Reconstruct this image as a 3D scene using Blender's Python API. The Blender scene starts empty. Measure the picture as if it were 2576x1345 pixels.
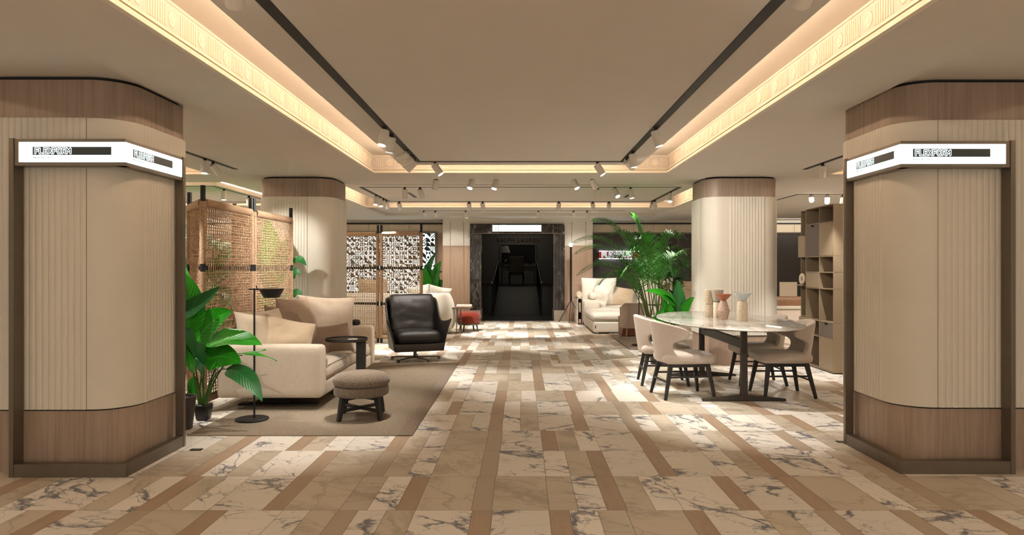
import bpy, bmesh, math, random
from mathutils import Vector, Matrix, Euler, noise
random.seed(7)
S = bpy.context.scene
COL = S.collection
PI = math.pi
R = math.radians

# ------------------------------------------------------------------ camera, world, exposure
CX, CY, F, H = 1309.0, 674.0, 1717.0, 1.4
cam_d = bpy.data.cameras.new('camera')
cam = bpy.data.objects.new('camera', cam_d); COL.objects.link(cam)
cam.location = (0, 0, H); cam.rotation_euler = (PI/2, 0, 0)
cam_d.sensor_width = 36; cam_d.lens = 36*F/2576
cam_d.shift_x = (1288-CX)/2576; cam_d.shift_y = (CY-672.5)/2576
cam_d.clip_start = 0.05; cam_d.clip_end = 200
S.camera = cam
W = bpy.data.worlds.new('world'); S.world = W; W.use_nodes = True
W.node_tree.nodes['Background'].inputs[0].default_value = (1.0, 0.88, 0.72, 1)
W.node_tree.nodes['Background'].inputs[1].default_value = 0.55
S.view_settings.view_transform = 'Standard'; S.view_settings.look = 'None'
S.view_settings.gamma = 1.0; S.view_settings.use_curve_mapping = False
S.view_settings.exposure = 0.78
S.cycles.max_bounces = 8; S.cycles.diffuse_bounces = 5; S.cycles.glossy_bounces = 3
S.cycles.sample_clamp_indirect = 6.0
S.cycles.use_denoising = True
WARM = (1.0, 0.91, 0.78)
SPOT_W = 3.0

def area_light(name, loc, rot, sx, sy, power, colr=WARM):
    d = bpy.data.lights.new(name, 'AREA'); d.shape = 'RECTANGLE'; d.size = sx; d.size_y = sy
    d.energy = power; d.color = colr
    o = bpy.data.objects.new(name, d); COL.objects.link(o); o.location = loc; o.rotation_euler = rot
    return o
# fill lamps added for ambient light behind the photographer and in the two side bays
AREAS = [('aisle_fill', (0, -1.6, 2.6), (0, 0, 0), 4.0, 1.6, 78, (1.0, .82, .61)),
         ('bay_fill', (-6.2, 7.0, 2.66), (0, 0, 0), 1.6, 5.0, 24, WARM),
         ('bay_fill', (6.2, 7.0, 2.66), (0, 0, 0), 1.6, 5.0, 24, WARM),
         ('bay_fill', (-6.2, 13.2, 2.66), (0, 0, 0), 2.4, 3.0, 70, WARM),
         ('bay_fill', (6.2, 13.2, 2.66), (0, 0, 0), 2.4, 3.0, 70, WARM),
         ('wall_washer', (7.2, 18.2, 2.70), (R(60), 0, 0), 3.2, .06, 9, WARM), ('wall_washer', (-7.6, 18.2, 2.70), (R(60), 0, 0), 2.8, .06, 9, WARM)]
for a in AREAS: area_light(*a)

# ------------------------------------------------------------------ helpers
def gp(px, py, z=0.0):
    """ground point (or point at height z) seen at photo pixel px, py"""
    Y = (H-z)*F/(py-CY)
    return ((px-CX)*Y/F, Y)
def xat(px, Y): return (px-CX)*Y/F
def zat(py, Y): return H-(py-CY)*Y/F

class MB:
    def __init__(s): s.v = []; s.f = []; s.m = []; s.uv = {}
    def add(s, vs, fs, m=0):
        o = len(s.v); s.v += [tuple(p) for p in vs]
        for f in fs: s.f.append(tuple(i+o for i in f)); s.m.append(m)
        return o
    def box(s, x0, x1, y0, y1, z0, z1, m=0):
        s.add([(x0,y0,z0),(x1,y0,z0),(x1,y1,z0),(x0,y1,z0),(x0,y0,z1),(x1,y0,z1),(x1,y1,z1),(x0,y1,z1)],
              [(0,3,2,1),(4,5,6,7),(0,1,5,4),(1,2,6,5),(2,3,7,6),(3,0,4,7)], m); return s
    def bar(s, a, b, w, h, m=0, w2=None, h2=None, up=(0,0,1)):
        a, b = Vector(a), Vector(b); d = (b-a).normalized(); up = Vector(up)
        x = d.cross(up)
        if x.length < 1e-4: x = d.cross(Vector((0,1,0)))
        x.normalize(); y = x.cross(d)
        w2 = w if w2 is None else w2; h2 = h if h2 is None else h2
        vs = []
        for p, ww, hh in ((a,w,h),(b,w2,h2)):
            for sx, sy in ((-1,-1),(1,-1),(1,1),(-1,1)): vs.append(p+x*(sx*ww/2)+y*(sy*hh/2))
        s.add(vs, [(0,1,2,3),(7,6,5,4),(0,4,5,1),(1,5,6,2),(2,6,7,3),(3,7,4,0)], m); return s
    def tube(s, pts, r, n=8, m=0, cap=True):
        pts = [Vector(p) for p in pts]; k = len(pts)
        rs = r if isinstance(r, (list, tuple)) else [r]*k
        t0 = (pts[1]-pts[0]).normalized()
        ref = Vector((0,0,1)) if abs(t0.z) < .9 else Vector((1,0,0))
        nx = t0.cross(ref).normalized(); vs = []; fs = []
        for i, p in enumerate(pts):
            t = (pts[min(i+1,k-1)]-pts[max(i-1,0)]).normalized()
            nx = (nx - t*nx.dot(t)).normalized(); ny = t.cross(nx)
            for j in range(n):
                a = 2*PI*j/n; vs.append(p+(nx*math.cos(a)+ny*math.sin(a))*rs[i])
        for i in range(k-1):
            for j in range(n):
                fs.append((i*n+j, i*n+(j+1)%n, (i+1)*n+(j+1)%n, (i+1)*n+j))
        if cap: fs.append(tuple(range(n-1,-1,-1))); fs.append(tuple((k-1)*n+j for j in range(n)))
        s.add(vs, fs, m); return s
    def lathe(s, prof, n=32, c=(0,0,0), m=0, sx=1.0, sy=1.0):
        vs = []; fs = []; k = len(prof)
        for r, z in prof:
            for j in range(n):
                a = 2*PI*j/n; vs.append((c[0]+r*sx*math.cos(a), c[1]+r*sy*math.sin(a), c[2]+z))
        for i in range(k-1):
            for j in range(n): fs.append((i*n+j, i*n+(j+1)%n, (i+1)*n+(j+1)%n, (i+1)*n+j))
        if prof[0][0] > 1e-6: fs.append(tuple(range(n-1,-1,-1)))
        if prof[-1][0] > 1e-6: fs.append(tuple((k-1)*n+j for j in range(n)))
        s.add(vs, fs, m); return s
    def grid(s, fn, nu, nv, m=0, cu=False):
        vs = [fn(i, j) for i in range(nu) for j in range(nv)]; fs = []
        for i in range(nu if cu else nu-1):
            for j in range(nv-1):
                i2 = (i+1) % nu
                fs.append((i*nv+j, i2*nv+j, i2*nv+j+1, i*nv+j+1))
        s.add(vs, fs, m); return s
    def prism(s, poly, vec, m=0):
        n = len(poly); vec = Vector(vec); a = [Vector(p) for p in poly]
        vs = a+[p+vec for p in a]
        fs = [tuple(range(n-1,-1,-1)), tuple(range(n,2*n))]+[(i,(i+1)%n,n+(i+1)%n,n+i) for i in range(n)]
        s.add(vs, fs, m); return s
    def rbox(s, c, size, r, n=8, crown=0.0, m=0, wr=0.0, seed=0.0, belly=0.0):
        """box with rounded edges; crown bulges the top, belly the sides, wr wrinkles"""
        w, d, h = size; r = min(r, w/2-1e-4, d/2-1e-4, h/2-1e-4)
        ts = [-1+2*i/n for i in range(n+1)]
        def sp(t, half):                           # denser near the edges
            k = abs(t); e = 2.0/n
            if k > 1-e: q = (k-(1-e))/e; val = (half-r)+r*q
            else: val = (half-r)*k/(1-e)
            return math.copysign(val, t)
        idx = {}; vs = []; fs = []
        def put(i, j, k):
            key = (i, j, k)
            if key in idx: return idx[key]
            p = Vector((sp(ts[i], w/2), sp(ts[j], d/2), sp(ts[k], h/2)))
            q = Vector((max(-w/2+r, min(w/2-r, p.x)), max(-d/2+r, min(d/2-r, p.y)), max(-h/2+r, min(h/2-r, p.z))))
            e = p-q
            if e.length > 1e-6: p = q+e.normalized()*r
            u, v, g = 2*p.x/w, 2*p.y/d, 2*p.z/h
            if crown and g > 0: p.z += crown*g*max(0, 1-u*u)**.5*max(0, 1-v*v)**.5
            if belly: b = 1+belly*(1-g*g); p.x *= b; p.y *= b
            if wr:
                nn = noise.noise(Vector((p.x*6+seed, p.y*6, p.z*9)))*wr+noise.noise(Vector((p.x*15+seed, p.y*15, p.z*15)))*wr*.4
                p += Vector((u, v, g)).normalized()*nn if Vector((u,v,g)).length > 1e-6 else Vector()
            idx[key] = len(vs); vs.append(p+Vector(c)); return idx[key]
        for a in range(n):
            for b in range(n):
                fs.append((put(a,b,0), put(a,b+1,0), put(a+1,b+1,0), put(a+1,b,0)))
                fs.append((put(a,b,n), put(a+1,b,n), put(a+1,b+1,n), put(a,b+1,n)))
                fs.append((put(a,0,b), put(a+1,0,b), put(a+1,0,b+1), put(a,0,b+1)))
                fs.append((put(a,n,b), put(a,n,b+1), put(a+1,n,b+1), put(a+1,n,b)))
                fs.append((put(0,a,b), put(0,a,b+1), put(0,a+1,b+1), put(0,a+1,b)))
                fs.append((put(n,a,b), put(n,a+1,b), put(n,a+1,b+1), put(n,a,b+1)))
        s.add(vs, fs, m); return s
    def pillow(s, w, h, t, seed=0.0, wr=.012, N=30, sag=0.0, m=0, pinch=.09):
        vs = []; fs = []; idx = {}
        def P(i, j, side):
            bd = i in (0, N) or j in (0, N)
            key = (i, j, 0 if bd else side)
            if key in idx: return idx[key]
            u = math.sin((-1+2*i/N)*PI/2); v = math.sin((-1+2*j/N)*PI/2)
            x = w/2*u*(1-pinch*(1-v*v)); z = h/2*v*(1-pinch*(1-u*u))
            th = t/2*(max(0,(1-u*u))*max(0,(1-v*v)))**.56
            nn = noise.noise(Vector((x*5+seed, z*7, side*3)))*wr*1.3 + (.35-abs(noise.noise(Vector((x*9+z*6+seed, z*14-x*8, side*3)))))*wr*1.2
            y = side*(th+nn*min(1, th/(t*.25+1e-6)))
            z -= sag*(1-u*u)*(.5+.5*v)
            idx[key] = len(vs); vs.append((x, y, z)); return idx[key]
        for i in range(N):
            for j in range(N):
                fs.append((P(i,j,-1), P(i+1,j,-1), P(i+1,j+1,-1), P(i,j+1,-1)))
                fs.append((P(i,j,1), P(i,j+1,1), P(i+1,j+1,1), P(i+1,j,1)))
        s.add(vs, fs, m); return s
    def xform(s, M, start=0):
        for i in range(start, len(s.v)): s.v[i] = tuple(M @ Vector(s.v[i]))
        return s
    def build(s, name, mats, parent=None, smooth=None, bevel=0, bseg=2, sub=0, solid=0, recalc=True, uv=None, weld=False):
        me = bpy.data.meshes.new(name)
        me.from_pydata(s.v, [], s.f)
        mats = mats if isinstance(mats, (list, tuple)) else [mats]
        for m in mats: me.materials.append(m)
        for p, mi in zip(me.polygons, s.m): p.material_index = mi
        if uv:
            ul = me.uv_layers.new(name='UVMap')
            for lp in me.loops: ul.data[lp.index].uv = uv[lp.vertex_index]
        if recalc or weld:
            bm = bmesh.new(); bm.from_mesh(me)
            if weld: bmesh.ops.remove_doubles(bm, verts=bm.verts, dist=1e-5)
            bmesh.ops.recalc_face_normals(bm, faces=bm.faces)
            bm.to_mesh(me); bm.free()
        if smooth is not None:
            for p in me.polygons: p.use_smooth = True
            if smooth < 180: me.set_sharp_from_angle(angle=R(smooth))
        o = bpy.data.objects.new(name, me); COL.objects.link(o)
        if parent: o.parent = parent
        if solid:
            md = o.modifiers.new('solid', 'SOLIDIFY'); md.thickness = solid; md.offset = 0
        if sub:
            md = o.modifiers.new('sub', 'SUBSURF'); md.levels = sub; md.render_levels = sub
        if bevel:
            md = o.modifiers.new('bevel', 'BEVEL'); md.width = bevel; md.segments = bseg; md.limit_method = 'ANGLE'; md.angle_limit = R(40)
            for p in me.polygons: p.use_smooth = True
            if smooth is None: me.set_sharp_from_angle(angle=R(60))
        return o

def tag(o, label, cat=None, group=None, kind=None):
    if label: o['label'] = label
    if cat: o['category'] = cat
    if group: o['group'] = group
    if kind: o['kind'] = kind
    return o
def thing(name, label, cat, loc=(0,0,0), rz=0.0, group=None):
    o = bpy.data.objects.new(name, None); COL.objects.link(o)
    o.empty_display_size = .1
    o.location = loc; o.rotation_euler = (0, 0, rz)
    return tag(o, label, cat, group)
def dup(root, loc=None, rz=None, label=None, group=None):
    def cp(o, parent):
        c = o.copy(); COL.objects.link(c)
        if parent: c.parent = parent
        for ch in list(o.children): cp(ch, c)
        return c
    r = cp(root, None)
    if loc is not None: r.location = loc
    if rz is not None: r.rotation_euler = (0, 0, rz)
    if label: r['label'] = label
    if group: r['group'] = group
    return r
def text(body, size, mat, M, parent=None, name='lettering', align='LEFT', ext=0.0008, sx=1.0, spacing=1.0):
    c = bpy.data.curves.new(name, 'FONT'); c.body = body; c.size = size; c.align_x = align; c.align_y = 'CENTER'
    c.extrude = ext; c.space_character = spacing
    tmp = bpy.data.objects.new(name, c); COL.objects.link(tmp)
    me = bpy.data.meshes.new_from_object(tmp.evaluated_get(bpy.context.evaluated_depsgraph_get()))
    bpy.data.objects.remove(tmp); bpy.data.curves.remove(c)
    o = bpy.data.objects.new(name, me); COL.objects.link(o); me.materials.clear(); me.materials.append(mat)
    if parent: o.parent = parent
    o.matrix_local = M @ Matrix.Diagonal((sx, 1, 1, 1))
    return o
def basis(o, r, u):
    """matrix whose x axis is r, y axis u, z axis their normal"""
    r = Vector(r).normalized(); u = Vector(u).normalized(); n = r.cross(u)
    M = Matrix.Identity(4)
    for i in range(3): M[i][0] = r[i]; M[i][1] = u[i]; M[i][2] = n[i]; M[i][3] = o[i]
    return M

# ------------------------------------------------------------------ materials
def nodes(name):
    m = bpy.data.materials.new(name); m.use_nodes = True
    nt = m.node_tree; return m, nt, nt.nodes['Principled BSDF']
def N(nt, t, **kw):
    n = nt.nodes.new(t)
    for k, v in kw.items(): setattr(n, k, v)
    return n
def ramp(nt, stops, src=None, interp='LINEAR'):
    n = N(nt, 'ShaderNodeValToRGB'); n.color_ramp.interpolation = interp
    el = n.color_ramp.elements
    while len(el) < len(stops): el.new(.5)
    for e, (p, c) in zip(el, stops): e.position = p; e.color = (c[0], c[1], c[2], 1)
    if src is not None: nt.links.new(src, n.inputs[0])
    return n
def coords(nt, scale=(1,1,1), kind='Object', rot=(0,0,0)):
    tc = N(nt, 'ShaderNodeTexCoord'); mp = N(nt, 'ShaderNodeMapping')
    mp.inputs['Scale'].default_value = scale; mp.inputs['Rotation'].default_value = rot
    nt.links.new(tc.outputs[kind], mp.inputs[0]); return mp.outputs[0]
def bump(nt, b, h, strength=.3, dist=.002):
    n = N(nt, 'ShaderNodeBump'); n.inputs['Strength'].default_value = strength; n.inputs['Distance'].default_value = dist
    nt.links.new(h, n.inputs['Height']); nt.links.new(n.outputs[0], b.inputs['Normal'])
def noise_tex(nt, vec, scale, detail=3, rough=.55, dist=0.0):
    n = N(nt, 'ShaderNodeTexNoise'); n.inputs['Scale'].default_value = scale; n.inputs['Detail'].default_value = detail
    n.inputs['Roughness'].default_value = rough; n.inputs['Distortion'].default_value = dist
    nt.links.new(vec, n.inputs['Vector']); return n
def plain(name, c, rough=.6, metal=0.0, var=.06, nscale=14, bstr=.06, spec=.5):
    m, nt, b = nodes(name)
    n = noise_tex(nt, coords(nt), nscale, 4)
    lo = [max(0, x*(1-var)) for x in c]; hi = [min(1, x*(1+var)) for x in c]
    r = ramp(nt, [(.3, lo), (.7, hi)], n.outputs['Fac']); nt.links.new(r.outputs[0], b.inputs['Base Color'])
    b.inputs['Roughness'].default_value = rough; b.inputs['Metallic'].default_value = metal
    b.inputs['Specular IOR Level'].default_value = spec
    if bstr: bump(nt, b, n.outputs['Fac'], bstr, .001)
    return m
def glow(name, c, strength, base=(.8,.8,.8)):
    m, nt, b = nodes(name)
    b.inputs['Base Color'].default_value = (*base,1); b.inputs['Emission Color'].default_value = (*c, 1)
    b.inputs['Emission Strength'].default_value = strength; b.inputs['Roughness'].default_value = .4
    return m
def fabric(name, c, scale=260, var=.22, bstr=.5, rough=.95, sheen=.2, blotch=.05):
    """linen-like cloth: crossing threads of slightly different tone"""
    m, nt, b = nodes(name)
    v1 = coords(nt, (scale, scale, scale*.06)); v2 = coords(nt, (scale*.06, scale*.06, scale))
    n1 = noise_tex(nt, v1, 1, 2); n2 = noise_tex(nt, v2, 1, 2)
    mx = N(nt, 'ShaderNodeMath', operation='ADD'); nt.links.new(n1.outputs['Fac'], mx.inputs[0]); nt.links.new(n2.outputs['Fac'], mx.inputs[1])
    hf = N(nt, 'ShaderNodeMath', operation='MULTIPLY'); hf.inputs[1].default_value = .5; nt.links.new(mx.outputs[0], hf.inputs[0])
    r = ramp(nt, [(.36, [x*(1-var) for x in c]), (.64, [min(1, x*(1+var)) for x in c])], hf.outputs[0])
    nt.links.new(r.outputs[0], b.inputs['Base Color'])
    b.inputs['Roughness'].default_value = rough; b.inputs['Sheen Weight'].default_value = sheen
    b.inputs['Specular IOR Level'].default_value = .15
    bump(nt, b, hf.outputs[0], bstr, .0015); return m
def wood(name, c, c2, grain=(38, 38, 1.3), rough=.45, bstr=.12):
    m, nt, b = nodes(name)
    n1 = noise_tex(nt, coords(nt, grain), 1, 5, .65, .6); n2 = noise_tex(nt, coords(nt, (2.2,2.2,.35)), 1, 2)
    mx = N(nt, 'ShaderNodeMath', operation='MULTIPLY_ADD'); mx.inputs[1].default_value = .35
    nt.links.new(n2.outputs['Fac'], mx.inputs[0]); nt.links.new(n1.outputs['Fac'], mx.inputs[2])
    r = ramp(nt, [(.45, c2), (.78, c)], mx.outputs[0]); nt.links.new(r.outputs[0], b.inputs['Base Color'])
    b.inputs['Roughness'].default_value = rough; bump(nt, b, n1.outputs['Fac'], bstr, .001); return m
def math_n(nt, op, a, bv=None, c=None):
    n = N(nt, 'ShaderNodeMath', operation=op)
    for i, x in enumerate((a, bv, c)):
        if x is None: continue
        if isinstance(x, (int, float)): n.inputs[i].default_value = x
        else: nt.links.new(x, n.inputs[i])
    return n.outputs[0]
def mixc(nt, fac, a, b):
    n = N(nt, 'ShaderNodeMix', data_type='RGBA')
    for i, x in ((0, fac), (6, a), (7, b)):
        if isinstance(x, (int, float)): n.inputs[i].default_value = x
        elif isinstance(x, tuple): n.inputs[i].default_value = (*x, 1) if len(x) == 3 else x
        else: nt.links.new(x, n.inputs[i])
    return n.outputs[2]
def veins(nt, vec, scale, width, detail=5, dist=1.2):
    n = noise_tex(nt, vec, scale, detail, .6, dist)
    a = math_n(nt, 'ABSOLUTE', math_n(nt, 'SUBTRACT', n.outputs['Fac'], .5))
    mr = N(nt, 'ShaderNodeMapRange'); mr.inputs[1].default_value = 0; mr.inputs[2].default_value = width
    mr.inputs[3].default_value = 1; mr.inputs[4].default_value = 0; nt.links.new(a, mr.inputs[0]); return mr.outputs[0]
def marble_floor():
    m, nt, b = nodes('marble_floor_tiles')
    geo = N(nt, 'ShaderNodeNewGeometry')
    at = N(nt, 'ShaderNodeAttribute', attribute_name='trand'); ty = N(nt, 'ShaderNodeAttribute', attribute_name='ttype')
    off = N(nt, 'ShaderNodeVectorMath', operation='SCALE'); off.inputs[0].default_value = (37, 19, 53); nt.links.new(at.outputs['Fac'], off.inputs['Scale'])
    add = N(nt, 'ShaderNodeVectorMath', operation='ADD'); nt.links.new(geo.outputs['Position'], add.inputs[0]); nt.links.new(off.outputs[0], add.inputs[1])
    ro = N(nt, 'ShaderNodeVectorRotate', rotation_type='Z_AXIS'); nt.links.new(add.outputs[0], ro.inputs['Vector'])
    nt.links.new(math_n(nt, 'MULTIPLY_ADD', at.outputs['Fac'], 1.6, -.3), ro.inputs['Angle'])
    mp = N(nt, 'ShaderNodeMapping'); mp.inputs['Scale'].default_value = (.75, 1.45, 1)
    nt.links.new(ro.outputs[0], mp.inputs[0]); v0 = mp.outputs[0]
    wn = noise_tex(nt, v0, 3.2, 5, .62); ws = N(nt, 'ShaderNodeVectorMath', operation='SCALE'); ws.inputs['Scale'].default_value = .42
    wsub = N(nt, 'ShaderNodeVectorMath', operation='SUBTRACT'); wsub.inputs[1].default_value = (.5,.5,.5)
    nt.links.new(wn.outputs['Color'], wsub.inputs[0]); nt.links.new(wsub.outputs[0], ws.inputs[0])
    wa = N(nt, 'ShaderNodeVectorMath', operation='ADD'); nt.links.new(v0, wa.inputs[0]); nt.links.new(ws.outputs[0], wa.inputs[1]); v = wa.outputs[0]
    cloud = noise_tex(nt, v0, 2.3, 3).outputs['Fac']
    def mrange(x, a, b_, c=0.0, d=1.0):
        n = N(nt, 'ShaderNodeMapRange'); nt.links.new(x, n.inputs[0])
        for q, val in zip((1,2,3,4), (a, b_, c, d)): n.inputs[q].default_value = val
        return n.outputs[0]
    mask = mrange(noise_tex(nt, v0, 2.6, 2).outputs['Fac'], .46, .70)
    def crack(scale):
        n = N(nt, 'ShaderNodeTexVoronoi', feature='DISTANCE_TO_EDGE'); n.inputs['Scale'].default_value = scale
        nt.links.new(v, n.inputs['Vector']); return n.outputs['Distance']
    def line(dist, w):      # dark where the distance to a crack is below the width w
        return math_n(nt, 'SUBTRACT', 1.0, math_n(nt, 'MINIMUM', math_n(nt, 'DIVIDE', dist, w), 1.0))
    c1 = line(crack(2.6), math_n(nt, 'MULTIPLY_ADD', mask, .12, .010))
    c2 = math_n(nt, 'MULTIPLY', line(crack(7.0), .06), mrange(mask, .0, .6))
    soft = math_n(nt, 'MULTIPLY', veins(nt, v, 1.3, .07, 4, .8), mrange(cloud, .40, .60))
    vv = math_n(nt, 'MINIMUM', math_n(nt, 'ADD', math_n(nt, 'MULTIPLY', c1, mrange(mask, -.5, .35)), math_n(nt, 'MULTIPLY', c2, .75)), 1.0)
    white = mixc(nt, vv, mixc(nt, cloud, (.83,.785,.72), (.78,.73,.66)), (.135,.14,.165))
    beige = mixc(nt, math_n(nt, 'MAXIMUM', math_n(nt, 'MULTIPLY', soft, .65), math_n(nt, 'MULTIPLY', line(crack(1.9), .03), .55)), mixc(nt, cloud, (.58,.515,.415), (.53,.465,.375)), (.25,.21,.15))
    mp2 = N(nt, 'ShaderNodeMapping'); mp2.inputs['Scale'].default_value = (26, 3, 1); nt.links.new(add.outputs[0], mp2.inputs[0])
    tr = noise_tex(nt, mp2.outputs[0], 1, 5, .6, .8).outputs['Fac']
    isg = math_n(nt, 'GREATER_THAN', at.outputs['Fac'], .72)
    brown = mixc(nt, math_n(nt, 'MULTIPLY', isg, .55), mixc(nt, tr, (.31,.22,.15), (.46,.345,.25)), (.40,.36,.29))
    isb = math_n(nt, 'GREATER_THAN', ty.outputs['Fac'], .5); isbr = math_n(nt, 'GREATER_THAN', ty.outputs['Fac'], 1.5)
    colr = mixc(nt, isbr, mixc(nt, isb, white, beige), brown)
    br = math_n(nt, 'MULTIPLY_ADD', at.outputs['Fac'], .16, .92)
    sc = N(nt, 'ShaderNodeVectorMath', operation='SCALE'); nt.links.new(colr, sc.inputs[0]); nt.links.new(br, sc.inputs['Scale'])
    nt.links.new(sc.outputs[0], b.inputs['Base Color'])
    b.inputs['Roughness'].default_value = .42; b.inputs['Specular IOR Level'].default_value = .35
    return m
def marble(name, base, base2, vc, scale=1.0, rough=.15, w=.03, stretch=(1,1,1), rot=(0,0,0), coat=0):
    m, nt, b = nodes(name); v = coords(nt, stretch, 'Object', rot)
    cl = noise_tex(nt, v, 2.0*scale, 3).outputs['Fac']
    vv = math_n(nt, 'MAXIMUM', veins(nt, v, 1.5*scale, w, 6, 1.2), math_n(nt, 'MULTIPLY', veins(nt, v, 4*scale, w*.6, 4, .8), .5))
    nt.links.new(mixc(nt, vv, mixc(nt, cl, base, base2), vc), b.inputs['Base Color'])
    b.inputs['Roughness'].default_value = rough; return m
def leafmat(name, c, c2, rough=.38):
    m, nt, b = nodes(name); uvn = N(nt, 'ShaderNodeTexCoord')
    sep = N(nt, 'ShaderNodeSeparateXYZ'); nt.links.new(uvn.outputs['UV'], sep.inputs[0])
    ax = math_n(nt, 'ABSOLUTE', math_n(nt, 'SUBTRACT', sep.outputs[0], .5))
    ph = math_n(nt, 'SINE', math_n(nt, 'MULTIPLY', math_n(nt, 'SUBTRACT', sep.outputs[1], math_n(nt, 'MULTIPLY', ax, .5)), 85.0))
    rib = N(nt, 'ShaderNodeMapRange'); rib.inputs[1].default_value = .75; rib.inputs[2].default_value = 1.0; nt.links.new(ph, rib.inputs[0])
    mid = N(nt, 'ShaderNodeMapRange'); mid.inputs[1].default_value = .025; mid.inputs[2].default_value = .008; nt.links.new(ax, mid.inputs[0])
    n = noise_tex(nt, coords(nt), 9, 3)
    base = mixc(nt, n.outputs['Fac'], c, c2)
    lt = tuple(min(1, x*1.35+.015) for x in c2)
    nt.links.new(mixc(nt, math_n(nt, 'MAXIMUM', math_n(nt,'MULTIPLY',rib.outputs[0],.35), math_n(nt,'MULTIPLY',mid.outputs[0],.8)), base, lt), b.inputs['Base Color'])
    b.inputs['Roughness'].default_value = rough
    b.inputs['Specular IOR Level'].default_value = .28
    bump(nt, b, ph, .25, .002); return m
def rug_mat(name, c1, c2, sx, sy):
    m, nt, b = nodes(name)
    br = N(nt, 'ShaderNodeTexBrick'); v = coords(nt, (1,1,1), 'Object', (0,0,PI/2)); nt.links.new(v, br.inputs['Vector'])
    br.inputs['Scale'].default_value = 1.0; br.inputs['Brick Width'].default_value = sx; br.inputs['Row Height'].default_value = sy
    br.inputs['Mortar Size'].default_value = .0022; br.inputs['Mortar Smooth'].default_value = .6
    br.inputs['Color1'].default_value = (*c1, 1); br.inputs['Color2'].default_value = tuple(x*.8 for x in c1)+(1,); br.inputs['Mortar'].default_value = (*c2, 1)
    n = noise_tex(nt, coords(nt), 120, 2)
    nt.links.new(mixc(nt, math_n(nt,'MULTIPLY',n.outputs['Fac'],.35), br.outputs['Color'], tuple(x*.55 for x in c1)), b.inputs['Base Color'])
    b.inputs['Roughness'].default_value = .95; b.inputs['Specular IOR Level'].default_value = .1
    bump(nt, b, br.outputs['Fac'], -.7, .004); return m
def boucle(name, c, c2):
    m, nt, b = nodes(name)
    vo = N(nt, 'ShaderNodeTexVoronoi'); vo.inputs['Scale'].default_value = 110; nt.links.new(coords(nt), vo.inputs['Vector'])
    n = noise_tex(nt, coords(nt), 210, 3)
    nt.links.new(ramp(nt, [(.42, c), (.58, [x*1.3 for x in c]), (.70, c2)], n.outputs['Fac']).outputs[0], b.inputs['Base Color'])
    b.inputs['Roughness'].default_value = .95; b.inputs['Sheen Weight'].default_value = .2
    bump(nt, b, vo.outputs['Distance'], -.9, .006); return m
def leather(name, c):
    m, nt, b = nodes(name)
    vo = N(nt, 'ShaderNodeTexVoronoi'); vo.inputs['Scale'].default_value = 260; nt.links.new(coords(nt), vo.inputs['Vector'])
    n = noise_tex(nt, coords(nt), 7, 4, .55, .6)
    nt.links.new(ramp(nt, [(.3, [x*.8 for x in c]), (.7, [x*1.3 for x in c])], n.outputs['Fac']).outputs[0], b.inputs['Base Color'])
    b.inputs['Roughness'].default_value = .42
    h = math_n(nt, 'ADD', math_n(nt, 'MULTIPLY', vo.outputs['Distance'], .12), n.outputs['Fac'])
    bump(nt, b, h, .35, .02); return m
def zebra(name):
    m, nt, b = nodes(name)
    w = N(nt, 'ShaderNodeTexWave', wave_type='BANDS', bands_direction='Z'); w.inputs['Scale'].default_value = 7
    w.inputs['Distortion'].default_value = 2.2; w.inputs['Detail'].default_value = 1
    sep = N(nt, 'ShaderNodeSeparateXYZ'); tc = N(nt, 'ShaderNodeTexCoord'); nt.links.new(tc.outputs['Object'], sep.inputs[0])
    ax = math_n(nt, 'ABSOLUTE', sep.outputs[0]); cz = math_n(nt, 'ADD', sep.outputs[2], math_n(nt, 'MULTIPLY', ax, .9))
    cb = N(nt, 'ShaderNodeCombineXYZ'); nt.links.new(sep.outputs[0], cb.inputs[0]); nt.links.new(cz, cb.inputs[2])
    nt.links.new(cb.outputs[0], w.inputs['Vector'])
    nt.links.new(ramp(nt, [(.48, (.02,.018,.015)), (.55, (.75,.68,.5))], w.outputs['Fac']).outputs[0], b.inputs['Base Color'])
    b.inputs['Roughness'].default_value = .9; return m

M_ = {}
M_['ceiling'] = plain('ceiling_paint', (.64,.60,.55), .85, 0, .015, 3, 0)
M_['plaster'] = plain('cove_plaster', (.80,.73,.62), .8, 0, .02, 6, .03)
M_['cream'] = plain('cream_column_panel', (.66,.625,.55), .62, 0, .02, 5, .03)
M_['oak'] = wood('oak_band', (.355,.268,.208), (.25,.182,.138))
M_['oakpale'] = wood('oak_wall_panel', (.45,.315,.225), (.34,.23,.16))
M_['bronze'] = plain('bronze_metal', (.17,.145,.115), .38, .75, .05, 8, .02)
M_['black'] = plain('matt_black_metal', (.012,.012,.013), .45, .3, .1, 20, .02)
M_['track'] = plain('black_track', (.006,.006,.006), .6, 0, .1, 20, 0)
M_['blackwood'] = plain('black_stained_wood', (.016,.014,.013), .5, 0, .2, 40, .06)
M_['floor'] = marble_floor()
M_['grout'] = plain('floor_grout', (.16,.12,.085), .9, 0, .05, 30, 0)
M_['rope'] = None
M_['white_spot'] = plain('white_spotlight_metal', (.74,.70,.64), .5, 0, .03, 20, 0)
M_['led'] = glow('cove_led', (1.0,.70,.46), 35)
M_['lens'] = glow('spot_lens', (1.0,.93,.82), 14)
M_['sign'] = glow('sign_face', (.86,1.0,1.0), 1.0, (.3,.32,.32))
M_['signdim'] = glow('sign_letter_outline', (.80,1.0,1.0), .8)
M_['signdark'] = plain('sign_dark_panel', (.016,.036,.045), .3, 0, .05, 10, 0)
M_['signgrey'] = plain('sign_small_print', (.08,.10,.095), .5, 0, .02, 10, 0)
M_['linen'] = fabric('sofa_linen', (.56,.485,.395), 260, .10, .5)
M_['linen_light'] = fabric('linen_cushion_light', (.62,.535,.42), 300, .08, .3)
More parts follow.
